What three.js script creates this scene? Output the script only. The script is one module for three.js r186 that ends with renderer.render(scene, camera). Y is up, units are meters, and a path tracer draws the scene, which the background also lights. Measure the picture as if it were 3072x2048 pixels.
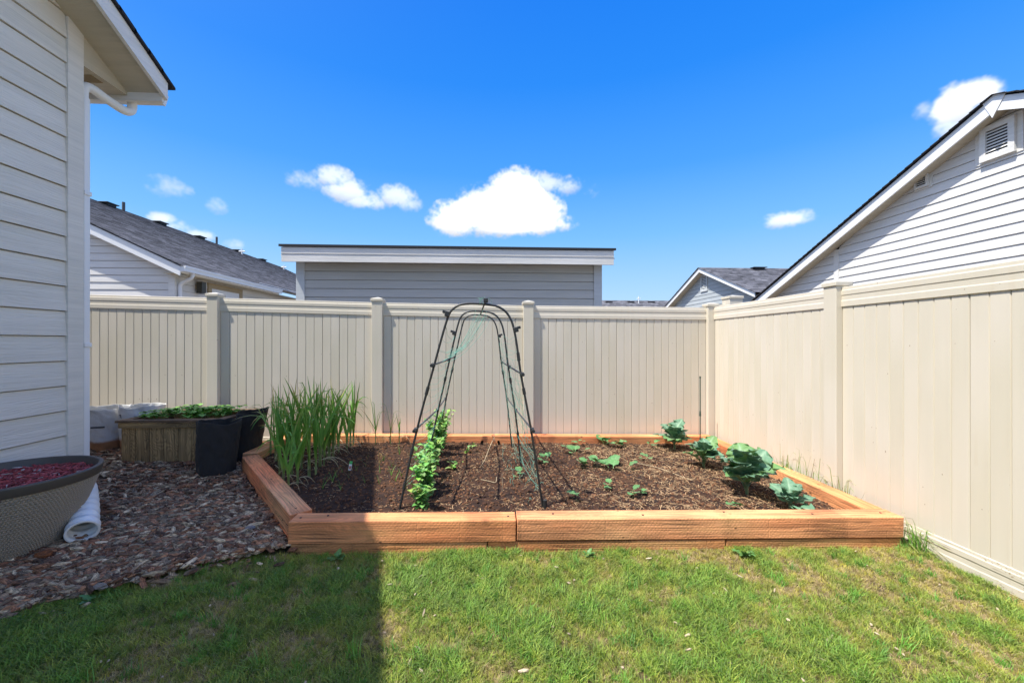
import * as THREE from 'three';
import { RoundedBoxGeometry } from 'three/addons/geometries/RoundedBoxGeometry.js';
import { mergeGeometries, mergeVertices, toCreasedNormals } from 'three/addons/utils/BufferGeometryUtils.js';

// ---------------------------------------------------------------- camera, sky, sun, exposure
const scene = new THREE.Scene();
const camera = new THREE.PerspectiveCamera(79.66, 1024 / 682, 0.05, 900);
camera.position.set(0, 1.376, 0);
camera.rotation.set(0.0011, THREE.MathUtils.degToRad(-3.1), 0, 'YXZ');
const renderer = new THREE.WebGLRenderer();
renderer.toneMapping = THREE.LinearToneMapping;
renderer.toneMappingExposure = 1.72;
renderer.shadowMap.enabled = true;
const SUN = new THREE.Vector3(-0.463, 1, 0.20).normalize();
const sun = new THREE.DirectionalLight(new THREE.Color().setRGB(1, 0.955, 0.87), 4.5);
sun.position.copy(SUN).multiplyScalar(60);
sun.castShadow = true;
sun.shadow.radius = 1;
sun.shadow.mapSize.set(4096, 4096);
Object.assign(sun.shadow.camera, { left: -25, right: 25, top: 40, bottom: -15, near: 1, far: 140 });
scene.add(sun, sun.target);

// ---------------------------------------------------------------- noise and random numbers
function rng(a) { return () => { a |= 0; a = a + 0x6D2B79F5 | 0; let t = Math.imul(a ^ a >>> 15, 1 | a); t = t + Math.imul(t ^ t >>> 7, 61 | t) ^ t; return ((t ^ t >>> 14) >>> 0) / 4294967296; }; }
const clamp = (x, a = 0, b = 1) => Math.min(b, Math.max(a, x));
const sstep = (a, b, x) => { const t = clamp((x - a) / (b - a)); return t * t * (3 - 2 * t); };
const lerp = (a, b, t) => a + (b - a) * t;
function hash(x, y, s) { let n = Math.imul(x, 374761393) + Math.imul(y, 668265263) + Math.imul(s, 1442695041) | 0; n = Math.imul(n ^ n >>> 13, 1274126177); n ^= n >>> 16; return (n >>> 0) / 4294967296; }
const md = (a, p) => ((a % p) + p) % p;
function vn(x, y, s = 0, px = 1 << 20, py = 1 << 20) {            // value noise 0..1, repeating every px, py cells
  const ix = Math.floor(x), iy = Math.floor(y); let fx = x - ix, fy = y - iy; fx = fx * fx * (3 - 2 * fx); fy = fy * fy * (3 - 2 * fy);
  const x0 = md(ix, px), x1 = md(ix + 1, px), y0 = md(iy, py), y1 = md(iy + 1, py);
  return lerp(lerp(hash(x0, y0, s), hash(x1, y0, s), fx), lerp(hash(x0, y1, s), hash(x1, y1, s), fx), fy);
}
function fbm(x, y, s = 0, o = 4, px = 1 << 20, py = 1 << 20) { let v = 0, a = 0.5, t = 0; for (let i = 0; i < o; i++) { v += a * vn(x, y, s + i * 17, px, py); t += a; a *= 0.5; x *= 2; y *= 2; px *= 2; py *= 2; } return v / t; }

// ---------------------------------------------------------------- the sky: clear blue, few small clouds in view, added clouds and glow outside it
{
  const W = 3072, H = 1536, data = new Float32Array(W * H * 4);
  const stops = [[-90, .20, .23, .26], [-1, .20, .23, .26], [0, .39, .51, .63], [7, .25, .42, .625], [14, .125, .325, .625], [22, .048, .226, .60], [32, .015, .160, .57], [42, .006, .126, .54], [65, .014, .118, .48], [90, .016, .11, .45]];
  const ramp = (el) => { let i = 1; while (i < stops.length - 1 && stops[i][0] < el) i++; const a = stops[i - 1], b = stops[i], t = clamp((el - a[0]) / (b[0] - a[0])); return [lerp(a[1], b[1], t), lerp(a[2], b[2], t), lerp(a[3], b[3], t)]; };
  // azimuth, elevation, half width, half height in degrees, thickness
  const lobes = [[-4.8,16.4,3.3,2.2,1.00],[0.3,17.4,5.2,3.0,1.10],[4.0,19.9,4.0,2.6,1.10],[6.7,17.4,3.3,2.7,1.10],[3.3,16.0,7.3,1.5,1.10],[10.0,20.7,2.7,1.2,0.62],[7.6,20.9,2.7,1.3,0.70],[-23.8,19.3,1.9,1.0,0.50],[-20.5,20.2,2.2,1.2,0.75],[-18.7,18.8,2.7,1.4,0.80],[-16.8,17.9,2.5,1.1,0.75],[-12.6,18.8,2.3,1.4,0.75],[-11.3,18.0,2.0,0.9,0.60],[-37.0,16.0,1.8,1.0,0.42],[-32.7,15.0,0.9,0.8,0.42],[37.2,13.9,2.5,0.9,0.80],[51.2,21.7,2.0,1.1,1.00],[50.3,21.2,1.6,1.6,0.95],[48.7,21.7,1.0,0.8,0.50],[50.0,19.8,1.1,1.1,0.70],[-37.4,12.8,1.2,0.6,0.75],[-36.4,12.3,1.9,0.6,0.60],[-34.3,11.7,1.3,0.6,0.65],[-31.0,11.0,1.1,0.6,0.45],[14.2,19.8,1.1,0.7,0.30]];
  const r = rng(77);
  for (let i = 0; i < 150; i++) { const a = 64 + r() * 232, e = 11 + Math.pow(r(), 1.3) * 50, n = 2 + Math.floor(r() * 5), s = 1.2 + r() * 2.8, k = 0.55 + r() * 0.6; for (let j = 0; j < n; j++) lobes.push([((a + (r() - .5) * s * 3 + 180) % 360) - 180, e + (r() - .5) * s * .8, s * (.7 + r()), s * (.35 + r() * .35), k]); }  // unseen clouds added outside the view as white fill for the shade
  for (let y = 0; y < H; y++) {
    const el = ((y + 0.5) / H - 0.5) * 180, base = ramp(el), rowLobes = lobes.filter((L) => Math.abs(el - L[1]) < L[3] * 1.9), ce = Math.cos(el * Math.PI / 180), se = Math.sin(el * Math.PI / 180);
    for (let x = 0; x < W; x++) {
      const th = ((x + 0.5) / W - 0.5) * 2 * Math.PI, dx = ce * Math.cos(th), dz = ce * Math.sin(th);
      let R = base[0], G = base[1], B = base[2];
      if (el > 0) {
        const c = dx * SUN.x + se * SUN.y + dz * SUN.z, ang = Math.acos(clamp(c, -1, 1)) * 57.296, g = 2.6 * Math.exp(-Math.pow(ang / 15, 1.25));  // g: added white glow round the unseen sun, strengthened to lift the shade
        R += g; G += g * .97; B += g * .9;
        if (el < 70 && el > 6) {
          const az = Math.atan2(dx, -dz) * 57.296; let d = 0, low = 0, cap = 0;
          for (const L of rowLobes) {
            let da = az - L[0]; if (da > 180) da -= 360; if (da < -180) da += 360; if (L[1] > 26) da *= ce;
            if (Math.abs(da) > L[2] * 1.9) continue; const de = el - L[1]; if (Math.abs(de) > L[3] * 1.9) continue;
            const q = 1 - ((da / L[2]) ** 2 + (de / (de < 0 ? L[3] * .9 : L[3] * 1.08)) ** 2) * .62; if (q > 0) { const v = q * L[4]; if (v > d) { d = v; low = -de / L[3]; cap = L[4] >= 1 ? 1 : L[4] * .92; } d = Math.max(d, v) + Math.min(d, v) * .06; }
          }
          if (d > 0) {
            const n = fbm(az * .55, el * .8, 5, 5) - .5, n2 = fbm(az * 1.7, el * 2.2, 9, 4) - .5, n3 = fbm(az * 4.5, el * 5.5, 13, 3) - .5, a = Math.pow(sstep(-.02, .86, d * 1.12 + n * .9 + n2 * .6 + n3 * .34), 1.15) * cap;
            const s = .80 - .22 * sstep(-.1, .95, low + n * .8) - .20 * (n2 + .5) * sstep(.9, .3, d);
            R = lerp(R, s * .965, a); G = lerp(G, s * .985, a); B = lerp(B, s * 1.03, a);
          }
        }
      }
      const i = (y * W + x) * 4; data[i] = R; data[i + 1] = G; data[i + 2] = B; data[i + 3] = 1;
    }
  }
  const sky = new THREE.DataTexture(data, W, H, THREE.RGBAFormat, THREE.FloatType);
  sky.mapping = THREE.EquirectangularReflectionMapping; sky.magFilter = sky.minFilter = THREE.LinearFilter; sky.wrapS = THREE.RepeatWrapping; sky.needsUpdate = true;
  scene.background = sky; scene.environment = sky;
}

// ---------------------------------------------------------------- textures and materials
function tex(w, h, fn, { su = 1, sv = 1, srgb = true } = {}) {         // fn(u, v) gives 0..1 values; su, sv are metres per repeat
  const d = new Uint8Array(w * h * 4);
  for (let y = 0; y < h; y++) for (let x = 0; x < w; x++) { const c = fn((x + .5) / w, (y + .5) / h), i = (y * w + x) * 4; d[i] = clamp(c[0]) * 255; d[i + 1] = clamp(c[1] ?? c[0]) * 255; d[i + 2] = clamp(c[2] ?? c[0]) * 255; d[i + 3] = 255; }
  const t = new THREE.DataTexture(d, w, h, THREE.RGBAFormat); t.wrapS = t.wrapT = THREE.RepeatWrapping; t.magFilter = THREE.LinearFilter; t.minFilter = THREE.LinearMipmapLinearFilter; t.generateMipmaps = true;
  t.repeat.set(1 / su, 1 / sv); if (srgb) t.colorSpace = THREE.SRGBColorSpace; t.needsUpdate = true; return t;
}
const lin = (r, g, b) => new THREE.Color().setRGB(r, g, b);
const std = (color, roughness, extra = {}) => new THREE.MeshStandardMaterial({ color, roughness, metalness: 0, ...extra });

const grainB = tex(512, 512, (u, v) => { const s = fbm(u * 6, v * 90, 3, 4, 6, 90), k = fbm(u * 3, v * 8, 8, 3, 3, 8); return [s * .75 + .25 * Math.sin((v * 30 + k * 6) * 6.283) * .5 + .1]; }, { su: 1.2, sv: .6, srgb: false });
const grainC = tex(512, 512, (u, v) => { const s = fbm(u * 5, v * 70, 31, 4, 5, 70), k = fbm(u * 3, v * 3, 12, 4, 3, 3); const c = .93 + (s - .5) * .08 + (k - .5) * .07; return [c, c, c * (.99 + (k - .5) * .02)]; }, { su: 2.6, sv: 1.3 });
const specks = []; { const r = rng(5); for (let i = 0; i < 26; i++) specks.push([r(), r(), .0012 + r() * .0022, r()]); }
const vinylC = tex(1024, 1024, (u, v) => {
  const k = fbm(u * 4, v * 3, 41, 4, 4, 3), st = fbm(u * 60, v * 2, 44, 3, 60, 2); const rn = sstep(.62, .8, fbm(u * 26, v * 1.5, 46, 3, 26, 1.5 * 2)) * fbm(u * 9, v * 5, 47, 3, 9, 5); let c = .955 + (k - .5) * .05 + (st - .5) * .015 - rn * .012, b = c * .985 + (k - .5) * .03 - rn * .02, g = c - rn * .008;
  for (const [x, y, q, t] of specks) { const d = Math.hypot(u - x, (v - y) * (.6 + t)); if (d < q) { const m = sstep(q, q * .5, d) * .6; c -= m * .45; g -= m * .55; b -= m * .62; } }
  return [c, g, b];
}, { su: 1.3, sv: 1.9 });
const knots = []; { const r = rng(15); for (let i = 0; i < 16; i++) knots.push([r(), r(), .004 + r() * .006]); }
const timberC = tex(1024, 1024, (u, v) => {
  let wob = fbm(u * 4, v * 6, 61, 3, 4, 6); let kn = 0; for (const [x, y, q] of knots) { const du = Math.min(Math.abs(u - x), 1 - Math.abs(u - x)), dv = Math.min(Math.abs(v - y), 1 - Math.abs(v - y)), d = Math.hypot(du, dv); wob += .12 * Math.exp(-d * d / (q * q * 9)); kn = Math.max(kn, sstep(q, q * .55, d)); }
  const g = fbm(u * 5, v * 110 + wob * 8, 62, 4, 5, 110), ring = .5 + .5 * Math.sin((v * 46 + wob * 22) * 6.283), p = fbm(u * 6, v * 9, 63, 4, 6, 9), red = fbm(u * 3, v * 4, 64, 3, 3, 4), gr = sstep(.63, .78, fbm(u * 9, v * 14, 65, 4, 9, 14));
  const chk = sstep(.70, .76, fbm(u * 7, v * 150, 67, 2, 7, 150)) * sstep(.45, .6, fbm(u * 8, v * 8, 68, 2, 8, 8)), st = sstep(.55, .8, fbm(u * 14, v * 4, 69, 3, 14, 4)); let c = .80 + (g - .5) * .40 - ring * .08 + (p - .5) * .36 - st * .10; c *= 1 - kn * .55; c *= 1 - chk * .28; c += .07;
  return [c * (1.02 + (red - .5) * .1), c * (.97 - (red - .5) * .26) + gr * .02, c * (.92 - (red - .5) * .36)];
}, { su: 2.2, sv: 1.0 });
const timberB = tex(1024, 1024, (u, v) => {                          // grain and the rows of incised dashes
  const g = fbm(u * 6, v * 120, 72, 3, 6, 120); let h = .62 + (g - .5) * .5;
  const row = Math.floor(v * 64), cx = u * 90 + (row % 2) * .5 + hash(row, 3, 9) * .3, f = cx - Math.floor(cx), fr = v * 64 - row; if (f < .55 && Math.abs(fr - .5) < .24 && hash(md(Math.floor(cx), 90), row, 4) > .22) h -= .42;
  const band = u * 8, bf = Math.abs(band - Math.round(band)); if (bf < .012 && vn(v * 90, Math.round(band), 6, 90, 8) > .35) h -= .4;
  return [h];
}, { su: 2.2, sv: 1.0, srgb: false });
const cedarC = tex(512, 512, (u, v) => { const w = fbm(u * 3, v * 5, 81, 3, 3, 5), g = fbm(u * 4, v * 80 + w * 6, 82, 4, 4, 80), ring = .5 + .5 * Math.sin((v * 26 + w * 18) * 6.283), p = fbm(u * 5, v * 5, 83, 4, 5, 5), c = .74 + (g - .5) * .4 - ring * .14 + (p - .5) * .34; return [c, c * .97, c * .9]; }, { su: 1.1, sv: .7 });
const shingleC = tex(1024, 1024, (u, v) => { const row = Math.floor(v * 28), a = u * 15 + hash(row, 1, 2), t = Math.floor(a), b = u * 22 + hash(row, 5, 2), t2 = Math.floor(b); const c = .42 + hash(md(t, 15), row, 3) * .34 + hash(md(t2, 22), row, 6) * .22 + (hash(Math.floor(u * 1024), Math.floor(v * 1024), 8) - .5) * .28; return [c, c, c * 1.03]; }, { su: 4.2, sv: 4.0 });
const soilC = tex(512, 512, (u, v) => { const n = fbm(u * 40, v * 40, 91, 4, 40, 40), p = fbm(u * 5, v * 5, 92, 4, 5, 5), c = .62 + (n - .5) * .7 + (p - .5) * .35; return [c, c * (.96 + (p - .5) * .1), c * .93]; }, { su: 1, sv: 1 });
const clothB = tex(256, 256, (u, v) => [.5 + .25 * Math.sin(u * 256) * Math.sin(v * 256) + (fbm(u * 30, v * 30, 95, 3, 30, 30) - .5) * .9], { su: .15, sv: .15, srgb: false });
const barkC = tex(256, 256, (u, v) => { const g = fbm(u * 5, v * 40, 101, 4, 5, 40), c = .7 + (g - .5) * .8; return [c, c * .97, c * .94]; });

const M = {
  siding: std(lin(.80, .755, .68), .75, { map: grainC, bumpMap: grainB, bumpScale: .003 }),
  trim: std(lin(.80, .755, .68), .75, { map: grainC, bumpMap: grainB, bumpScale: .0016 }),
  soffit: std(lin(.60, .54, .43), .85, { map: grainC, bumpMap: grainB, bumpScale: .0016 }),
  white: std(lin(.80, .80, .79), .45),
  whiteTrim: std(lin(.82, .80, .77), .7, { map: grainC, bumpMap: grainB, bumpScale: .002 }),
  sidingWhite: std(lin(.78, .76, .74), .75, { map: grainC, bumpMap: grainB, bumpScale: .0014 }),
  sidingGrey: std(lin(.56, .55, .52), .8, { map: grainC, bumpMap: grainB, bumpScale: .0014 }),
  sidingBlue: std(lin(.46, .50, .53), .8, { map: grainC, bumpMap: grainB, bumpScale: .0014 }),
  trimGrey: std(lin(.60, .63, .65), .8, { map: grainC }),
  shingle: std(lin(.21, .21, .225), .95, { map: shingleC }),
  shingleEdge: std(lin(.022, .022, .026), .9),
  black: std(lin(.02, .02, .022), .6),
  concrete: std(lin(.38, .37, .35), .9, { map: soilC }),
  vinyl: std(lin(.70, .638, .535), .42, { map: vinylC }),
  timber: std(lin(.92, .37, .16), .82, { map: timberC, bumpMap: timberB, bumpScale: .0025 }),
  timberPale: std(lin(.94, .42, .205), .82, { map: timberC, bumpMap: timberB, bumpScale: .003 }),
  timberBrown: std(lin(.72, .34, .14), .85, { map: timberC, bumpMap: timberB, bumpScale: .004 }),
  cedar: std(lin(.80, .56, .29), .85, { map: cedarC, bumpMap: grainB, bumpScale: .001 }),
  cedarCap: std(lin(.36, .24, .16), .85, { map: cedarC, bumpMap: grainB, bumpScale: .001 }),
  soil: std(lin(.098, .042, .018), 1, { map: soilC }),
  crumb: std(lin(1, 1, 1), 1),
  thatch: std(lin(.33, .28, .12), 1, { map: soilC }),
  dirt: std(lin(.38, .33, .27), 1, { map: soilC }),
  chip: std(lin(1, 1, 1), .9, { map: barkC }),
  grass: new THREE.MeshPhysicalMaterial({ color: lin(1, 1, 1), roughness: .65, side: THREE.DoubleSide, transmission: 0.3, thickness: 0 }),
  potWeave: std(lin(.32, .27, .21), .55),
  potRim: std(lin(.075, .064, .052), .5),
  fabricBlack: std(lin(.030, .028, .027), .95, { bumpMap: clothB, bumpScale: .002 }),
  fabricWhite: std(lin(1, 1, 1), .95, { vertexColors: true, bumpMap: clothB, bumpScale: .002, side: THREE.DoubleSide }),
  tube: std(lin(.022, .024, .024), .45),
  tubeGrey: std(lin(.07, .07, .075), .6),
  net: std(lin(.17, .42, .32), .6),
  stake: std(lin(.02, .055, .04), .5),
  leaf: new THREE.MeshPhysicalMaterial({ color: lin(1, 1, 1), roughness: .55, side: THREE.DoubleSide, vertexColors: true, transmission: 0.28, thickness: 0 }),
  waxLeaf: new THREE.MeshPhysicalMaterial({ color: lin(1, 1, 1), roughness: .6, side: THREE.DoubleSide, vertexColors: true, transmission: 0.22, thickness: 0 }),
  vinylScuffed: std(lin(.70, .638, .535), .5, { map: tex(1024, 256, (u, v) => { const k = fbm(u * 6, v * 3, 141, 4, 6, 3), ln = sstep(.66, .74, fbm(u * 16, v * 60, 142, 3, 16, 60)) * sstep(.5, .62, fbm(u * 5, v * 4, 143, 3, 5, 4)), sp = sstep(.74, .8, fbm(u * 220, v * 40, 144, 2, 220, 40)) * sstep(.4, .6, fbm(u * 7, v * 2, 145, 3, 7, 2)), c = .95 + (k - .5) * .1; return [c - ln * .26 - sp * .2, c - ln * .29 - sp * .25, c * .98 - ln * .33 - sp * .31]; }, { su: 2.1, sv: .3 }) }),
  tag: std(lin(.75, .75, .72), .5), tagGreen: std(lin(.08, .45, .10), .5), tagPrint: std(lin(.45, .16, .10), .5),
  lampBronze: std(lin(.05, .045, .03), .5), doorTrim: std(lin(.36, .28, .17), .7), doorWhite: std(lin(.72, .73, .75), .5),
};

// ---------------------------------------------------------------- helpers
const P = (x, y, d) => new THREE.Vector3(x, y, -d);                    // x right, y up, d metres ahead of the camera along the side fence
const used = {};
function numbered(n) { const k = used[n] = (used[n] ?? -1) + 1; return k ? `${n}_${String(k).padStart(3, '0')}` : n; }
function thing(name, label, category, group) { const o = new THREE.Group(); o.name = numbered(name); o.userData = { label, category }; if (group) o.userData.group = group; scene.add(o); return o; }
function tag(o, label, category, group) { Object.assign(o.userData, { label, category }); if (group) o.userData.group = group; return o; }
function mesh(name, geo, mat, parent) { const m = new THREE.Mesh(geo, mat); m.name = parent && parent !== scene ? name : numbered(name); (parent ?? scene).add(m); return m; }
function setKind(o, kind) { o.userData.kind = kind; return o; }
function boxUV(geo, ou = 0, ov = 0) {
  const g = geo.index ? geo.toNonIndexed() : geo, p = g.attributes.position, n = g.attributes.normal, uv = new Float32Array(p.count * 2);
  for (let t = 0; t < p.count; t += 3) {
    const ax = Math.abs(n.getX(t) + n.getX(t + 1) + n.getX(t + 2)), ay = Math.abs(n.getY(t) + n.getY(t + 1) + n.getY(t + 2)), az = Math.abs(n.getZ(t) + n.getZ(t + 1) + n.getZ(t + 2));
    for (let k = t; k < t + 3; k++) { const X = p.getX(k), Y = p.getY(k), Z = p.getZ(k); let a, b; if (ax >= ay && ax >= az) { a = Z; b = Y; } else if (ay >= az) { a = X; b = Z; } else { a = X; b = Y; } uv[k * 2] = a + ou; uv[k * 2 + 1] = b + ov; }
  }
  g.setAttribute('uv', new THREE.BufferAttribute(uv, 2)); return g;
}
function tris(list) { const g = new THREE.BufferGeometry(); g.setAttribute('position', new THREE.BufferAttribute(new Float32Array(list), 3)); g.computeVertexNormals(); return g; }
function hexa(c, ou = 0, ov = 0) {                                    // corners: 0-3 round the bottom, 4-7 above them
  const out = [], q = (a, b, d, e) => { for (const i of [a, b, d, a, d, e]) out.push(c[i].x, c[i].y, c[i].z); };
  q(0, 3, 2, 1); q(4, 5, 6, 7); q(0, 1, 5, 4); q(1, 2, 6, 5); q(2, 3, 7, 6); q(3, 0, 4, 7); return boxUV(tris(out), ou, ov);
}
function slab(x0, x1, y0, y1, d0, d1, ou, ov) { return hexa([P(x0, y0, d0), P(x1, y0, d0), P(x1, y0, d1), P(x0, y0, d1), P(x0, y1, d0), P(x1, y1, d0), P(x1, y1, d1), P(x0, y1, d1)], ou, ov); }
function prism(pts, vec) {                                            // polygon of Vector3 (convex, planar) pushed along vec
  const o = [], b = pts.map((p) => p.clone().add(vec)), T = (...v) => v.forEach((p) => o.push(p.x, p.y, p.z)), n = pts.length;
  for (let i = 1; i < n - 1; i++) { T(pts[0], pts[i + 1], pts[i]); T(b[0], b[i], b[i + 1]); }
  for (let i = 0; i < n; i++) { const j = (i + 1) % n; T(pts[i], pts[j], b[j]); T(pts[i], b[j], b[i]); } return boxUV(tris(o));
}
function rbox(w, h, d, r = .004, ou = 0, ov = 0) { return boxUV(new RoundedBoxGeometry(w, h, d, 2, r), ou, ov); }
function tube(pts, r, seg = 24, rad = 8, closed = false) { return new THREE.TubeGeometry(new THREE.CatmullRomCurve3(pts, closed, 'catmullrom', .5), seg, r, rad, closed); }
function rod(a, b, r, r2 = r, rad = 8) { const v = b.clone().sub(a), g = new THREE.CylinderGeometry(r2, r, v.length(), rad, 1); g.translate(0, v.length() / 2, 0); g.applyQuaternion(new THREE.Quaternion().setFromUnitVectors(new THREE.Vector3(0, 1, 0), v.clone().normalize())); g.translate(a.x, a.y, a.z); return g; }
function paint(g, fn) { const p = g.attributes.position, n = p.count, c = new Float32Array(n * 3); for (let i = 0; i < n; i++) { const k = fn(p.getX(i), p.getY(i), p.getZ(i), i); c[i * 3] = k[0]; c[i * 3 + 1] = k[1]; c[i * 3 + 2] = k[2]; } g.setAttribute('color', new THREE.BufferAttribute(c, 3)); return g; }
const merge = (list) => mergeGeometries(list.map((g) => { const h = g.index ? g.toNonIndexed() : g; if (!h.attributes.uv) h.setAttribute('uv', new THREE.BufferAttribute(new Float32Array(h.attributes.position.count * 2), 2)); return h; }), false);

// ---------------------------------------------------------------- the ground
const tilt = (x) => .016 * (1.6 - x);
const bedTop = (x) => tilt(x) + .205;
const edgePts = [[-8, -.9], [-3.4, 1.28], [-2.9, 1.58], [-2.295, 2.048], [-2.233, 2.124], [-2.115, 2.215], [-2.029, 2.306], [-1.838, 2.373], [-1.742, 2.47], [-1.534, 2.584], [-1.30, 2.66]];
function lawnEdge(x) { for (let i = 1; i < edgePts.length; i++) if (x <= edgePts[i][0]) { const a = edgePts[i - 1], b = edgePts[i]; return lerp(a[1], b[1], clamp((x - a[0]) / (b[0] - a[0]))); } return 2.66; }
const bedLeft = (d) => d < 4.1 ? lerp(-1.27, -2.44, (d - 2.63) / 1.47) : lerp(-2.44, -2.46, d - 4.1);
const lawnH = (x, d) => tilt(x) + (fbm(x * 2.2 + 9, d * 2.2 + 5, 201, 3) - .5) * .03;
const mulchH = (x, d) => tilt(x) + .03 + .025 * clamp(d - 2, 0, 3.2) + (fbm(x * 3 + 9, d * 3 + 4, 202, 3) - .5) * .03;
const soilH = (x, d) => tilt(x) + .118 + (fbm(x * 3 + 20, d * 3 + 20, 203, 3) - .5) * .035 + (fbm(x * 16 + 20, d * 16 + 20, 204, 3) - .5) * .028 + (fbm(x * 55 + 20, d * 55, 205, 2) - .5) * .012;
function inBed(x, d, m = 0) { return d > 2.72 + m && d < 5.0 - m && x < 2.68 - m && x > bedLeft(d) + .11 + m; }
function inMulch(x, d) { return d < 5.12 && d > lawnEdge(x) - .035 + (vn(x * 9, d * 9, 88) - .5) * .09 && x > -5.6 && (d > 3.5 || x > -3.36) && (d < 2.66 ? x < -1.27 : x < bedLeft(d) + .02); }
function sheet(x0, x1, d0, d1, step, hf, keep) {
  const pos = [], nx = Math.round((x1 - x0) / step), nd = Math.round((d1 - d0) / step), idx = [], uv = [];
  for (let j = 0; j <= nd; j++) for (let i = 0; i <= nx; i++) { const x = x0 + (x1 - x0) * i / nx, d = d0 + (d1 - d0) * j / nd; pos.push(x, hf(x, d), -d); uv.push(x, d); }
  for (let j = 0; j < nd; j++) for (let i = 0; i < nx; i++) { if (keep && !keep(x0 + (x1 - x0) * (i + .5) / nx, d0 + (d1 - d0) * (j + .5) / nd)) continue; const a = j * (nx + 1) + i, b = a + 1, c = a + nx + 1, e = c + 1; idx.push(a, b, e, a, e, c); }
  const g = new THREE.BufferGeometry(); g.setAttribute('position', new THREE.Float32BufferAttribute(pos, 3)); g.setAttribute('uv', new THREE.Float32BufferAttribute(uv, 2)); g.setIndex(idx); g.computeVertexNormals(); return g;
}
setKind(mesh('ground', (() => { const g = new THREE.PlaneGeometry(700, 700); g.rotateX(-Math.PI / 2); g.translate(0, -.16, 0); const p = g.attributes.position, uv = g.attributes.uv; for (let i = 0; i < p.count; i++) uv.setXY(i, p.getX(i), p.getZ(i)); return g; })(), M.dirt), 'structure');
setKind(mesh('lawn', sheet(-4.6, 2.95, -6, 2.75, .05, lawnH, (x, d) => d < lawnEdge(x) + .12), M.thatch), 'structure');
setKind(mesh('mulch_ground', sheet(-5.6, -1.2, -.9, 5.3, .05, (x, d) => mulchH(x, d) - .012, (x, d) => d > lawnEdge(x) && (d < 2.66 ? x < -1.2 : x < bedLeft(d) + .1)), std(lin(.16, .10, .065), 1, { map: soilC })), 'structure');
setKind(mesh('fence_strip_ground', sheet(2.65, 3.05, 2.4, 5.4, .05, (x, d) => tilt(x) - .01 + (fbm(x * 5, d * 5, 7, 3) - .5) * .03), M.dirt), 'structure');
setKind(mesh('garden_soil', sheet(-2.5, 2.75, 2.68, 5.06, .016, soilH, (x, d) => inBed(x, d, -.06)), M.soil), 'structure');

// ---------------------------------------------------------------- lap siding
function lap(parent, mat, F, v0, v1, a0, b0, a1, b1, o) {             // F(u, v, n): a point on the wall, n metres out of it
  const th = .018, ov = hash(Math.round(v0 * 1000), 7, 3) * 3;
  return mesh('siding_board', hexa([F(a0, v0, th), F(b0, v0, th), F(b0, v0, -.026), F(a0, v0, -.026), F(a1, v1, .004), F(b1, v1, .004), F(b1, v1, -.026), F(a1, v1, -.026)], ov * 3, ov), mat, parent);
}
function lapWall(parent, mat, F, y0, y1, exp, left, right, gap = .008) {          // left(v), right(v): ends of the boards at height v
  for (let v = y0; v < y1 - .02; v += exp) { const t = Math.min(v + exp - gap, y1), a0 = left(v), b0 = right(v), a1 = left(t), b1 = right(t); if (b0 - a0 < .03) break; lap(parent, mat, F, v, t, a0, b0, Math.min(a1, (a1 + b1) / 2), Math.max(b1, (a1 + b1) / 2)); }
}

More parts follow.
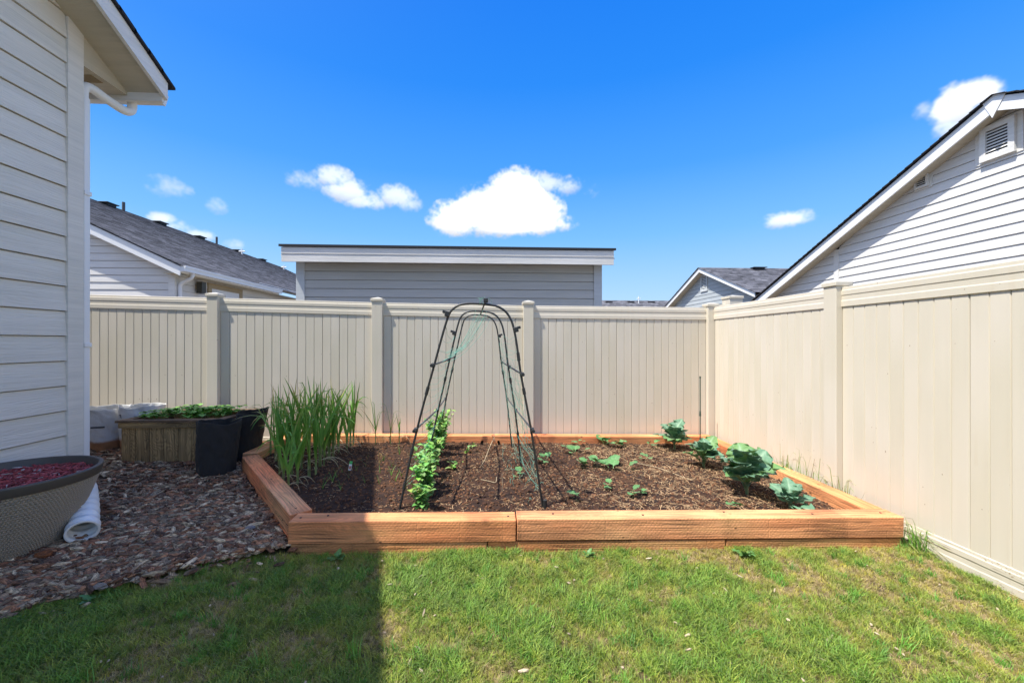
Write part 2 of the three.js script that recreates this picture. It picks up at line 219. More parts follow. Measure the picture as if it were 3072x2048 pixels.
// ---------------------------------------------------------------- the house on the left whose gable wall faces the bed
{
  const h = thing('grey_sided_house', 'pale grey lap sided house corner with rake eave at left edge', 'house');
  const XW = -3.355, DC = 3.515, m = .515, soff = (d) => 3.667 + m * (3.966 - d), DR = -1.2, DB = 2 * DR - 3.54;     // soffit line, ridge, far corner
  const under = (d) => d > DR ? soff(d) : soff(2 * DR - d);
  mesh('wall', slab(-13, XW - .03, .2, 3.66, DB, DC), M.siding, h);
  mesh('gable_wall', prism([P(XW - .03, 3.66, DB), P(XW - .03, 3.66, DC), P(XW - .03, under(DC), DC), P(XW - .03, under(DR), DR), P(XW - .03, under(DB), DB)], new THREE.Vector3(-.12, 0, 0)), M.siding, h);
  mesh('foundation', slab(-12.98, XW - .03, -.3, .21, DB + .03, DC - .03), M.concrete, h);
  const F = (u, v, n) => P(XW + n, v, u);
  const far = (v) => Math.min(DC - .1, 3.99 - (v - 3.667) / m), near = (v) => Math.max(DB + .1, 2 * DR - far(v));
  lapWall(h, M.siding, F, .458 - .012, under(DR) - .1, .196, near, far);
  mesh('corner_board', hexa([P(XW + .026, .44, DC - .1), P(XW + .026, .44, DC + .024), P(XW - .1, .44, DC + .024), P(XW - .1, .44, DC - .1), P(XW + .026, soff(DC - .1) + .01, DC - .1), P(XW + .026, soff(DC + .02), DC + .024), P(XW - .1, soff(DC + .02), DC + .024), P(XW - .1, soff(DC - .1), DC - .1)], .3, .2), M.trim, h);
  // back eave: level soffit with a vent strip, fascia, gutter
  const DE = 3.95;
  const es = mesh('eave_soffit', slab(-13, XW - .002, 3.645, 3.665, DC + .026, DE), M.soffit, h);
  for (let i = 0; i < 7; i++) mesh('vent_slot', slab(-12, XW - .03, 3.640, 3.6448, DC + .15 + i * .016, DC + .158 + i * .016), M.doorTrim, es);
  mesh('eave_end', prism([P(XW, 3.645, DC + .026), P(XW, 3.645, DE), P(XW, soff(DE), DE), P(XW, soff(DC + .026), DC + .026)], new THREE.Vector3(.02, 0, 0)), M.soffit, h);
  mesh('fascia', slab(-13, -3.03, 3.60, 3.78, DE, DE + .03), M.whiteTrim, h);
  const prof = [[0, 0], [.085, -.012], [.11, .035], [.125, .10], [.118, .10], [.10, .04], [.078, 0], [.008, .01], [.008, .11], [0, .11]];
  const gs = new THREE.Shape(prof.map(([a, b]) => new THREE.Vector2(a, b))), gg = new THREE.ExtrudeGeometry(gs, { depth: 9.9, bevelEnabled: false });
  gg.rotateY(Math.PI / 2); gg.translate(-13, 3.635, -(DE + .032));
  const gut = mesh('gutter', boxUV(gg), M.white, h);
  mesh('end_cap', prism([P(-3.10, 3.63, DE + .032), P(-3.10, 3.62, DE + .12), P(-3.10, 3.735, DE + .158), P(-3.10, 3.745, DE + .032)], new THREE.Vector3(.012, 0, 0)), M.white, gut);
  // rake: sloped soffit, barge board, shingled roof
  const XR = -3.03, rk = (d, up) => soff(d) + up, sl = (x0, x1, d0, d1, u0, u1, name, mat) => mesh(name, hexa([P(x0, rk(d0, u0), d0), P(x1, rk(d0, u0), d0), P(x1, rk(d1, u0), d1), P(x0, rk(d1, u0), d1), P(x0, rk(d0, u1), d0), P(x1, rk(d0, u1), d0), P(x1, rk(d1, u1), d1), P(x0, rk(d1, u1), d1)], hash(Math.round(d0 * 97), 2, 2)), mat, h);
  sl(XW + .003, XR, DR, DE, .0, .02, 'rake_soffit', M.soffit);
  sl(XR, XR + .03, DR, DE + .03, -.035, .125, 'rake_board', M.whiteTrim);
  for (let i = 0, n = 38; i < n; i++) { const d1 = DE + .09 - i * .142, d0 = d1 - .16; if (d0 < DR - .03) break; sl(-13.2, XR + .055, Math.max(d0, DR - .04), d1, .128, .150 + .006 * (i % 2), 'shingle_course', M.shingleEdge); }
  mesh('roof_slope', hexa([P(-13.2, rk(DR, .12), DR), P(XR + .05, rk(DR, .12), DR), P(XR + .05, 3.55, 2 * DR - 4), P(-13.2, 3.55, 2 * DR - 4), P(-13.2, rk(DR, .16), DR), P(XR + .05, rk(DR, .16), DR), P(XR + .05, 3.72, 2 * DR - 4), P(-13.2, 3.72, 2 * DR - 4)]), M.shingle, h);

  const dn = thing('downspout', 'white metal downspout with elbows at corner of pale grey house', 'downspout');
  mesh('pipe', (() => { const g = rbox(.075, 3.05, .055, .008); g.translate(-3.405, 1.90, -3.612); return g; })(), M.white, dn);
  mesh('elbow', (() => { const p = [P(-3.36, 3.66, 4.03), P(-3.36, 3.57, 4.03), P(-3.36, 3.525, 4.00), P(-3.365, 3.505, 3.94), P(-3.385, 3.52, 3.80), P(-3.40, 3.54, 3.69), P(-3.405, 3.52, 3.63), P(-3.405, 3.46, 3.612), P(-3.405, 3.36, 3.612)]; return tube(p, .037, 40, 12); })(), M.white, dn);
  for (const y of [2.62, 1.35]) mesh('strap', (() => { const g = rbox(.092, .035, .064, .004); g.translate(-3.405, y, -3.613); return g; })(), M.white, dn);
  mesh('outlet', (() => { const p = [P(-3.405, .46, 3.612), P(-3.405, .34, 3.612), P(-3.39, .27, 3.57), P(-3.35, .235, 3.52)]; return tube(p, .036, 20, 12); })(), M.white, dn);

  // corrugated drain tube that carries the water out over the bark
  const path = [P(-3.38, .27, 3.50), P(-3.12, .33, 3.28), P(-2.92, .345, 3.09), P(-2.76, .305, 2.93), P(-2.63, .245, 2.80), P(-2.535, .192, 2.69)], cv = new THREE.CatmullRomCurve3(path), fr = cv.computeFrenetFrames(220, false);
  const pos = [], idx = [], RS = 40, N = 220, ring = (i, rad) => { const p = cv.getPointAt(i / N), up = new THREE.Vector3(0, 1, 0), t = cv.getTangentAt(i / N), s = up.clone().cross(t).normalize(), u = t.clone().cross(s); for (let k = 0; k < RS; k++) { const a = k / RS * 6.2832; const q = p.clone().addScaledVector(s, Math.cos(a) * rad).addScaledVector(u, Math.sin(a) * rad); pos.push(q.x, q.y, q.z); } };
  const rr = (i) => { const t = i / N; return (.040 + .036 * sstep(.25, .62, t) - .004 * sstep(.7, .9, t) + (t > .955 ? .006 : 0)) + Math.sin(t * 120) * .0036 * sstep(.1, .5, t); };
  for (let i = 0; i <= N; i++) ring(i, rr(i)); for (let i = N; i >= 0; i--) ring(i, rr(i) - (i > N - 4 ? .012 : .006));
  const RN = 2 * (N + 1); for (let i = 0; i < RN - 1; i++) for (let k = 0; k < RS; k++) { const a = i * RS + k, b = i * RS + (k + 1) % RS; idx.push(a, b, b + RS, a, b + RS, a + RS); }
  const g = new THREE.BufferGeometry(); g.setAttribute('position', new THREE.Float32BufferAttribute(pos, 3)); g.setIndex(idx); g.computeVertexNormals();
  tag(mesh('drain_tube', g, std(lin(.80, .80, .78), .4, { side: THREE.DoubleSide })), 'white corrugated drain tube lying on bark beside the woven pot', 'drain tube');
}

// ---------------------------------------------------------------- vinyl fences
const boardGeo = [];
{
  const w = .0979, t = .022, c = .0060;
  for (let k = 0; k < 14; k++) {
    const s = new THREE.Shape([[-w / 2, -t / 2], [w / 2, -t / 2], [w / 2, t / 2 - c], [w / 2 - c * .8, t / 2], [-w / 2 + c * .8, t / 2], [-w / 2, t / 2 - c]].map(([a, b]) => new THREE.Vector2(a, b)));
    const g = new THREE.ExtrudeGeometry(s, { depth: 1.62, bevelEnabled: false }); g.rotateX(-Math.PI / 2); g.scale(1, 1, -1);
    const q = g.index ? g.toNonIndexed() : g, p = q.attributes.position; for (let i = 0; i < p.count; i += 3) { const a = [p.getX(i), p.getY(i), p.getZ(i)]; p.setXYZ(i, p.getX(i + 1), p.getY(i + 1), p.getZ(i + 1)); p.setXYZ(i + 1, ...a); } q.computeVertexNormals();
    boardGeo.push(boxUV(q, hash(k, 1, 5) * 7, hash(k, 2, 5) * 9));
  }
}
function railGeo(len, hgt, th, k) {                                   // moulded rail, length along x, seen face towards +z
  const h2 = hgt / 2, t2 = th / 2, pr = [[-t2, -h2], [t2 - .004, -h2], [t2, -h2 + .004], [t2, -h2 * .42], [t2 - .003, -h2 * .32], [t2 - .003, h2 * .10], [t2 + .0005, h2 * .2], [t2 + .0005, h2 * .62], [t2 - .003, h2 * .72], [t2 - .004, h2 - .003], [t2 - .008, h2], [-t2, h2]];
  const g = new THREE.ExtrudeGeometry(new THREE.Shape(pr.map(([a, b]) => new THREE.Vector2(a, b))), { depth: len, bevelEnabled: false });
  g.rotateY(-Math.PI / 2); g.translate(len / 2, 0, 0); g.scale(1, 1, 1); return boxUV(g, k * 1.7, k * .9);
}
function fencePanel(f, a, b, ya, yb, facing, ga, gb, seed) {          // a, b: ends [x, d] of the board face line; ya, yb: top of rail at the ends; facing: yaw of the seen face
  const len = Math.hypot(b[0] - a[0], b[1] - a[1]), mid = [(a[0] + b[0]) / 2, (a[1] + b[1]) / 2], o = new THREE.Object3D(), r = rng(seed);
  const nrm = new THREE.Vector3(Math.sin(facing), 0, Math.cos(facing)), along = new THREE.Vector3(Math.cos(facing), 0, -Math.sin(facing));
  const s0 = P(a[0], 0, a[1]).sub(P(mid[0], 0, mid[1])).dot(along), flip = s0 > 0, yL = flip ? yb : ya, yR = flip ? ya : yb, gL = flip ? gb : ga, gR = flip ? ga : gb;
  const top = (s) => lerp(yL, yR, s / len + .5), bot = (s) => lerp(gL, gR, s / len + .5);
  const put = (m, s, y, n) => { m.position.copy(P(mid[0], y, mid[1])).addScaledVector(along, s).addScaledVector(nrm, n); m.rotation.set(0, facing, 0, 'YXZ'); };
  const n = Math.round((len - .13) / .0992), pit = (len - .13) / n;
  for (let i = 0; i < n; i++) { const s = -len / 2 + .065 + pit * (i + .5), m = mesh('fence_board', boardGeo[Math.floor(r() * boardGeo.length)], M.vinyl, f); put(m, s, bot(s) + .09, -.011 + (r() - .5) * .0016); m.scale.x = pit / .0992; m.rotation.z = (r() - .5) * .0016; m.rotation.y += (r() - .5) * .005; }
  const ang = Math.atan2(yR - yL, len), angB = Math.atan2(gR - gL, len);
  const tr = mesh('top_rail', railGeo(len - .1, .162, .044, seed % 7), M.vinyl, f); put(tr, 0, (yL + yR) / 2 - .081, -.013); tr.rotation.z = ang;
  const br = mesh('bottom_rail', railGeo(len - .1, .145, .044, seed % 5), M.vinylScuffed, f); put(br, 0, (gL + gR) / 2 + .0725, -.013); br.rotation.z = angB;
}
function fencePost(f, x, d, top, w = .13, base = -.1) {
  const p = mesh('post', (() => { const g = rbox(w, top - base - .02, w, .006, x * 3, d * 2); g.translate(0, (top - .02 + base) / 2, 0); return g; })(), M.vinyl, f); p.position.copy(P(x, 0, d));
  const c = mesh('post_cap', (() => { const a = rbox(w + .02, .034, w + .02, .004); a.translate(0, top - .032, 0); const b = new THREE.CylinderGeometry(.002, (w + .016) * .7071, .022, 4, 1); b.rotateY(Math.PI / 4); b.translate(0, top - .005, 0); return merge([a, boxUV(b)]); })(), M.vinyl, p);
}
{
  const FB = 5.17, f = thing('vinyl_fence', 'tan vinyl privacy fence running behind the raised bed', 'fence');
  const xs = [-6.9, -5.33, -3.345, -1.39, .485, 2.87], top = [1.985, 1.955, 1.912, 1.865, 1.836, 1.822];
  for (let i = 0; i < 5; i++) fencePanel(f, [xs[i], FB], [xs[i + 1], FB], top[i], top[i + 1], 0, tilt(xs[i]), tilt(xs[i + 1]), 11 + i);
  for (let i = 0; i < 6; i++) fencePost(f, xs[i], FB + .011 - (i === 5 ? 0 : 0), top[i] + .062);
  const g = thing('vinyl_fence', 'bright tan vinyl privacy fence along the right side of the lawn', 'fence');
  const FX = 2.89, ds = [5.17, 3.27, 1.36, -.55, -2.46, -4.4];
  for (let i = 0; i < 5; i++) fencePanel(g, [FX, ds[i]], [FX, ds[i + 1]], 1.824, 1.824, -Math.PI / 2, tilt(FX), tilt(FX), 31 + i);
  for (let i = 1; i < 6; i++) fencePost(g, FX + .011, ds[i], 1.886);
  const k = thing('vinyl_fence', 'short visible piece of tan fence with one post beyond the yard corner', 'fence');
  fencePanel(k, [3.04, 5.62], [5.0, 5.62], 1.905, 1.905, 0, -.02, -.02, 51);
  fencePost(k, 3.42, 5.60, 2.03, .19);
}

// ---------------------------------------------------------------- neighbouring houses
const V = (x, y, z) => new THREE.Vector3(x, y, z);
function roofPlane(parent, name, mat, c, t = .05) { const nm = c[1].clone().sub(c[0]).cross(c[3].clone().sub(c[0])).normalize(); if (nm.y < 0) nm.negate(); const lo = c.map((p) => p.clone().addScaledVector(nm, -t)); return mesh(name, hexa([...lo, ...c]), mat, parent); }
function courses(parent, eaveA, eaveB, ridgeA, ridgeB, n, mat) {       // overlapping shingle courses from the eave to the ridge
  const nm = eaveB.clone().sub(eaveA).cross(ridgeA.clone().sub(eaveA)).normalize(); if (nm.y < 0) nm.negate();
  for (let i = 0; i < n; i++) { const a = i / n, b = Math.min(1, (i + 1.15) / n), q = (A, B, t, o) => A.clone().lerp(B, t).addScaledVector(nm, o); mesh('shingle_course', hexaUV([q(eaveA, ridgeA, a, .0), q(eaveB, ridgeB, a, .0), q(eaveB, ridgeB, b, .0), q(eaveA, ridgeA, b, .0), q(eaveA, ridgeA, a, .02), q(eaveB, ridgeB, a, .02), q(eaveB, ridgeB, b, .006), q(eaveA, ridgeA, b, .006)], eaveA, eaveB, ridgeA), mat, parent); }
}
function hexaUV(c, O, U, R) {                                         // uv in metres along the eave and up the slope
  const g = hexa(c), u = U.clone().sub(O).normalize(), v = R.clone().sub(O).normalize(), p = g.attributes.position, q = g.attributes.uv, t = V(); for (let i = 0; i < p.count; i++) { t.fromBufferAttribute(p, i).sub(O); q.setXY(i, t.dot(u), t.dot(v)); } return g;
}
function louvre(parent, F, u0, u1, v0, v1, n, frame, mat) {
  const v = new THREE.Group(); v.name = 'gable_vent'; parent.add(v); const w = frame, bx = (a, b, c, d, n0, n1, nm, m) => mesh(nm, hexa([F(a, c, n0), F(b, c, n0), F(b, c, n1), F(a, c, n1), F(a, d, n0), F(b, d, n0), F(b, d, n1), F(a, d, n1)]), m, v);
  bx(u0, u1, v0, v1, .012, .022, 'backing', M.black);
  bx(u0 - w, u1 + w, v0 - w, v0, .012, .055, 'frame', mat); bx(u0 - w, u1 + w, v1, v1 + w, .012, .055, 'frame', mat); bx(u0 - w, u0, v0, v1, .012, .055, 'frame', mat); bx(u1, u1 + w, v0, v1, .012, .055, 'frame', mat);
  for (let i = 0; i < n; i++) { const y = lerp(v0, v1, i / n), h = (v1 - v0) / n; mesh('louvre', hexa([F(u0, y, .05), F(u1, y, .05), F(u1, y, .042), F(u0, y, .042), F(u0, y + h * .62, .03), F(u1, y + h * .62, .03), F(u1, y + h * .62, .022), F(u0, y + h * .62, .022)]), mat, v); }
}
function ridgeVent(parent, x, y, d, yaw, w = .42) { const m = mesh('roof_vent', (() => { const a = rbox(w, .035, .32, .008); a.translate(0, .055, 0); const b = rbox(w * .7, .09, .22, .008); b.translate(0, .0, 0); return merge([a, b]); })(), M.black, parent); m.position.copy(P(x, y, d)); m.rotation.y = yaw; }
function ventPipe(parent, x, y, d, mat, h = .34, cap) { const p = P(x, y - .1, d); const m = mesh('vent_pipe', cap ? merge([rod(p, p.clone().add(V(0, h + .05, 0)), .04), rod(p.clone().add(V(-.16, h * .75, 0)), p.clone().add(V(.16, h * .75, 0)), .035)]) : rod(p, p.clone().add(V(0, h, 0)), .05), mat, parent); }

// centre: low eave wall over the back fence
{
  const h = thing('grey_blue_house', 'grey blue sided house with level white fascia centred behind the fence', 'house');
  const x0 = -3.887, x1 = 2.332, DW = 8.5, F = (u, v, n) => P(u, v, DW - n);
  mesh('wall', slab(x0, x1, -.2, 3.08, DW + .03, 15), M.sidingGrey, h);
  lapWall(h, M.sidingGrey, F, 1.06, 3.08, .1755, () => x0 + .15, () => x1 - .15);
  mesh('corner_board', slab(x0 - .02, x0 + .148, -.15, 3.07, DW - .028, DW + .14), M.trimGrey, h);
  mesh('corner_board', slab(x1 - .148, x1 + .02, -.15, 3.07, DW - .028, DW + .14), M.trimGrey, h);
  mesh('soffit', slab(x0 - .2, x1 + .22, 3.072, 3.09, 8.235, DW + .1), M.whiteTrim, h);
  mesh('fascia', slab(-4.06, 2.52, 2.945, 3.10, 8.2, 8.235), M.whiteTrim, h);
  mesh('frieze_board', slab(-4.06, 2.52, 3.101, 3.225, 8.192, 8.235), M.whiteTrim, h);
  const R = (d, o) => 3.232 + .17 * (d - 8.17) + o;
  for (let i = 0; i < 26; i++) { const d0 = 8.17 + i * .2, d1 = d0 + .23, z = .004 * hash(i, 3, 1); mesh('shingle_course', hexa([P(-4.10, R(d0, 0), d0), P(2.56, R(d0, 0), d0), P(2.56, R(d1, 0), d1), P(-4.10, R(d1, 0), d1), P(-4.10, R(d0, .045 + z), d0), P(2.56, R(d0, .045), d0), P(2.56, R(d1, .03), d1), P(-4.10, R(d1, .03), d1)]), M.shingleEdge, h); }
  mesh('roof_slope', hexa([P(-4.1, R(13.3, -.02), 13.3), P(2.56, R(13.3, -.02), 13.3), P(2.56, 3.2, 18.4), P(-4.1, 3.2, 18.4), P(-4.1, R(13.3, .03), 13.3), P(2.56, R(13.3, .03), 13.3), P(2.56, 3.25, 18.4), P(-4.1, 3.25, 18.4)]), M.shingle, h);
}
// left: gable end and long shingled roof running back
{
  const h = thing('white_sided_house', 'white sided neighbour house with long grey shingle roof behind fence at left', 'house');
  const DW = 10.5, DK = 10.26, DEnd = 29, XE = -7.45, XW = -7.75, m = .4755, XR = XE - 7.05, y = (x, o) => 3.23 + m * (XE - x) + o;
  mesh('wall', slab(-21.2, XW - .03, -.2, 3.12, DW + .03, DEnd), M.sidingWhite, h);
  const F = (u, v, n) => P(u, v, DW - n);
  mesh('gable_wall', prism([P(-21.2, 3.1, DW + .03), P(XW, 3.1, DW + .03), P(XW, y(XW, -.26), DW + .03), P(XR, y(XR, -.26), DW + .03), P(-21.2, y(2 * XR + 21.2, -.26), DW + .03)], V(0, 0, -.1)), M.sidingWhite, h);
  lapWall(h, M.sidingWhite, F, .9, 6.2, .176, (v) => -14, (v) => Math.min(XW - .13, XE - (v + .24 - 3.23) / m));
  mesh('corner_board', slab(XW - .13, XW + .022, -.1, y(XW, -.25), DW - .026, DW + .12), M.whiteTrim, h);
  const S = (u, v, n) => P(XW + n, v, u);
  lapWall(h, M.sidingWhite, S, .9, 3.08, .176, () => DW + .125, () => 20);
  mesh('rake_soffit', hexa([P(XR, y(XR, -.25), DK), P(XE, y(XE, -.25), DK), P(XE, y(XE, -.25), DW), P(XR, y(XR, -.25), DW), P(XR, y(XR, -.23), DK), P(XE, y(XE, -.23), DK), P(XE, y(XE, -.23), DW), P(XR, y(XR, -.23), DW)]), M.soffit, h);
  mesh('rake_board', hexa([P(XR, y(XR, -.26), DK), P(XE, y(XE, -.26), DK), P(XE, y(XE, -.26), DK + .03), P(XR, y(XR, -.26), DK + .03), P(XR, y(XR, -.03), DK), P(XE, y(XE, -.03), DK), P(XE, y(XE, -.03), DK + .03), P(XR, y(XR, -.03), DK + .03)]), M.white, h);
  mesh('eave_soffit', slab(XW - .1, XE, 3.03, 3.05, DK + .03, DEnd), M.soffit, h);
  const g1 = mesh('gutter', slab(XE, XE + .11, 3.08, 3.21, DK + .01, 14.9), M.white, h); mesh('gutter_lip', slab(XE + .11, XE + .125, 3.17, 3.215, DK + .01, 14.9), M.white, g1);
  mesh('gutter', slab(XE - .28, XE - .17, 3.22, 3.34, 14.0, DEnd), M.white, h);
  mesh('fascia', slab(XE - .03, XE - .002, 3.05, 3.20, DK + .03, 14.9), M.white, h);
  courses(h, P(XE + .05, y(XE, -.02), DK - .04), P(XE + .05, y(XE, -.02), DEnd), P(XR, y(XR, .0), DK - .04), P(XR, y(XR, .0), DEnd), 54, M.shingle);
  roofPlane(h, 'roof_slope', M.shingle, [P(XR, y(XR, 0), DK - .04), P(XR, y(XR, 0), DEnd), P(-21.6, 3.1, DEnd), P(-21.6, 3.1, DK - .04)]);
  for (const [px, d] of [[-14.15, 16.0], [-14.15, 18.4], [-14.15, 20.8], [-14.15, 23.8], [-14.15, 26.3]]) ridgeVent(h, px, y(px, .04), d, Math.PI / 2, .5);
  ventPipe(h, -14.15, y(-14.15, .1), 16.6, M.tubeGrey, .36); ventPipe(h, -14.15, y(-14.15, .1), 22, M.tubeGrey, .4); ventPipe(h, -13.7, y(-13.7, .05), 23.4, M.white, .3, true); ventPipe(h, -13.5, y(-13.5, .05), 27.6, M.white, .3, true);
  mesh('downspout', tube([P(XE + .04, 3.1, 10.62), P(XE + .03, 2.98, 10.62), P(XE - .05, 2.92, 10.6), P(XW + .12, 2.84, 10.58), P(XW + .07, 2.76, 10.58), P(XW + .07, 2.4, 10.58), P(XW + .07, .2, 10.58)], .045, 40, 8), M.white, h);
  const lamp = new THREE.Group(); lamp.name = 'wall_lamp'; h.add(lamp); mesh('shade', slab(XW + .06, XW + .2, 2.66, 2.96, 11.16, 11.32), M.lampBronze, lamp); mesh('mount', slab(XW + .018, XW + .07, 2.75, 2.88, 11.18, 11.3), M.doorTrim, lamp);
  const dr = new THREE.Group(); dr.name = 'door'; h.add(dr); mesh('panel', slab(XW + .0, XW + .03, 0, 2.86, 11.78, 13.05), M.doorWhite, dr);
  mesh('frame', slab(XW + .0, XW + .05, 2.861, 3.0, 11.64, 13.19), M.doorTrim, dr); mesh('frame', slab(XW, XW + .05, 0, 2.86, 11.64, 11.779), M.doorTrim, dr); mesh('frame', slab(XW, XW + .05, 0, 2.86, 13.051, 13.19), M.doorTrim, dr);
}
// right: gable wall facing the yard
{
  const h = thing('white_gabled_house', 'white lap sided gable house with louvre vents behind the right fence', 'house');
  const XW = 7.87, XK = 7.6, DR = 5.76, yr = 5.12, m = .447, top = (d) => yr - m * Math.abs(d - DR), un = (d, o) => top(d) + o, DE = 11.45, DN = .1;
  mesh('wall', slab(XW + .03, 20, -.2, 2.66, DN + .4, DE - .3), M.sidingWhite, h);
  mesh('gable_wall', prism([P(XW + .03, 2.6, DN + .4), P(XW + .03, 2.6, DE - .3), P(XW + .03, un(DE - .3, -.26), DE - .3), P(XW + .03, un(DR, -.26), DR), P(XW + .03, un(DN + .4, -.26), DN + .4)], V(.1, 0, 0)), M.sidingWhite, h);
  const F = (u, v, n) => P(XW - n, v, u), hi = (v) => Math.min(DE - .45, DR + (yr - .23 - v) / m), lo = (v) => Math.max(DN + .5, DR - (yr - .23 - v) / m);
  lapWall(h, M.sidingWhite, F, 1.0, 4.9, .1665, (v) => lo(v), (v) => Math.min(hi(v), 8.80));
  lapWall(h, M.sidingWhite, F, 1.0, 4.9, .1665, (v) => Math.min(8.93, hi(v)), (v) => hi(v));
  mesh('joint_trim', slab(XW - .024, XW + .01, 1, un(8.93, -.24), 8.801, 8.929), M.whiteTrim, h);
  const sl = (x0, x1, d0, d1, u0, u1, name, mat) => mesh(name, hexa([P(x0, un(d0, u0), d0), P(x1, un(d0, u0), d0), P(x1, un(d1, u0), d1), P(x0, un(d1, u0), d1), P(x0, un(d0, u1), d0), P(x1, un(d0, u1), d0), P(x1, un(d1, u1), d1), P(x0, un(d1, u1), d1)]), mat, h);
  for (const [a, b] of [[DR, DE], [DN, DR]]) {
    sl(XK + .03, XW, a, b, -.235, -.215, 'rake_soffit', M.soffit); sl(XK, XK + .03, a, b, -.26, -.045, 'rake_board', M.white);
    courses(h, P(20, un(a === DR ? b : a, -.04), a === DR ? b + .04 : a - .04), P(XK - .05, un(a === DR ? b : a, -.04), a === DR ? b + .04 : a - .04), P(20, un(DR, -.02), DR), P(XK - .05, un(DR, -.02), DR), 40, M.shingleEdge);
  }
  mesh('ridge_plate', prism([P(XK - .012, yr - .02, DR + .17), P(XK - .012, yr - .36, DR + .02), P(XK - .012, yr - .06, DR - .15), P(XK - .012, yr - .005, DR)], V(.01, 0, 0)), M.white, h);
  mesh('vent_panel', slab(XW - .03, XW, 4.20, 4.80, 5.60, 6.20), M.whiteTrim, h);
  louvre(h, (u, v, n) => F(u, v, n + .02), 5.75, 6.03, 4.30, 4.68, 8, .08, M.whiteTrim);
  mesh('vent_panel', slab(XW - .026, XW, 4.14, 4.47, 6.85, 7.16), M.whiteTrim, h);
  louvre(h, (u, v, n) => F(u, v, n + .016), 6.92, 7.09, 4.20, 4.41, 6, .03, M.whiteTrim);
}
// right, farther: blue grey gable house
{
  const h = thing('blue_gabled_house', 'small looking blue grey gable house in the distance right of centre', 'house');
  const XW = 11.05, XK = 10.7, DR = 20.4, yr = 5.2, m = .40, top = (d) => yr - m * Math.abs(d - DR), un = (d, o) => top(d) + o, D0 = 16.0, D1 = 24.9, F = (u, v, n) => P(XW - n, v, u);
  mesh('wall', slab(XW + .03, 26, -.2, 3.3, D0 + .3, D1 - .3), M.sidingBlue, h);
  mesh('gable_wall', prism([P(XW + .03, 3.2, D0 + .3), P(XW + .03, 3.2, D1 - .3), P(XW + .03, un(D1 - .3, -.25), D1 - .3), P(XW + .03, un(DR, -.25), DR), P(XW + .03, un(D0 + .3, -.25), D0 + .3)], V(.1, 0, 0)), M.sidingBlue, h);
  lapWall(h, M.sidingBlue, F, 2.2, 4.95, .2, (v) => Math.max(D0 + .4, DR - (yr - .23 - v) / m), (v) => Math.min(D1 - .4, DR + (yr - .23 - v) / m));
  mesh('corner_board', slab(XW - .025, XW + .1, 0, 3.3, D0 + .28, D0 + .42), M.trimGrey, h);
  const sl = (x0, x1, d0, d1, u0, u1, name, mat) => mesh(name, hexa([P(x0, un(d0, u0), d0), P(x1, un(d0, u0), d0), P(x1, un(d1, u0), d1), P(x0, un(d1, u0), d1), P(x0, un(d0, u1), d0), P(x1, un(d0, u1), d0), P(x1, un(d1, u1), d1), P(x0, un(d1, u1), d1)]), mat, h);
  for (const [a, b] of [[DR, D1], [D0, DR]]) {
    sl(XK + .03, XW, a, b, -.235, -.215, 'rake_soffit', M.soffit); sl(XK, XK + .03, a, b, -.25, -.045, 'rake_board', M.white);
    const e = a === DR ? b + .05 : a - .05; courses(h, P(26, un(e, -.04), e), P(XK - .05, un(e, -.04), e), P(26, un(DR, -.02), DR), P(XK - .05, un(DR, -.02), DR), 26, M.shingle);
  }
  louvre(h, F, 20.25, 20.75, 4.05, 4.75, 9, .08, M.trimGrey);
  mesh('lamp', slab(XW - .2, XW - .02, 3.1, 3.35, 23.2, 23.45), M.white, h);
  for (const x of [13.6, 17.2]) ridgeVent(h, x, yr - .12, 20.0, 0, .7);
}
// far roof low over the fence
{
  const h = thing('distant_house', 'distant house with low grey shingle roof just above the back fence', 'house');
  mesh('wall', slab(3.5, 20, -.2, 2.7, 30.5, 39), M.sidingGrey, h);
  courses(h, P(3, 2.6, 29.9), P(20.5, 2.6, 29.9), P(3, 4.98, 35), P(20.5, 4.98, 35), 24, M.shingle);
  roofPlane(h, 'roof_slope', M.shingle, [P(3, 4.98, 35), P(20.5, 4.98, 35), P(20.5, 2.6, 40), P(3, 2.6, 40)]);
  for (const x of [10.2, 12.1, 13.9]) ridgeVent(h, x, 4.78, 34.6, 0, .6);
  ventPipe(h, 12.7, 4.72, 34.3, M.white, .6, true);
}

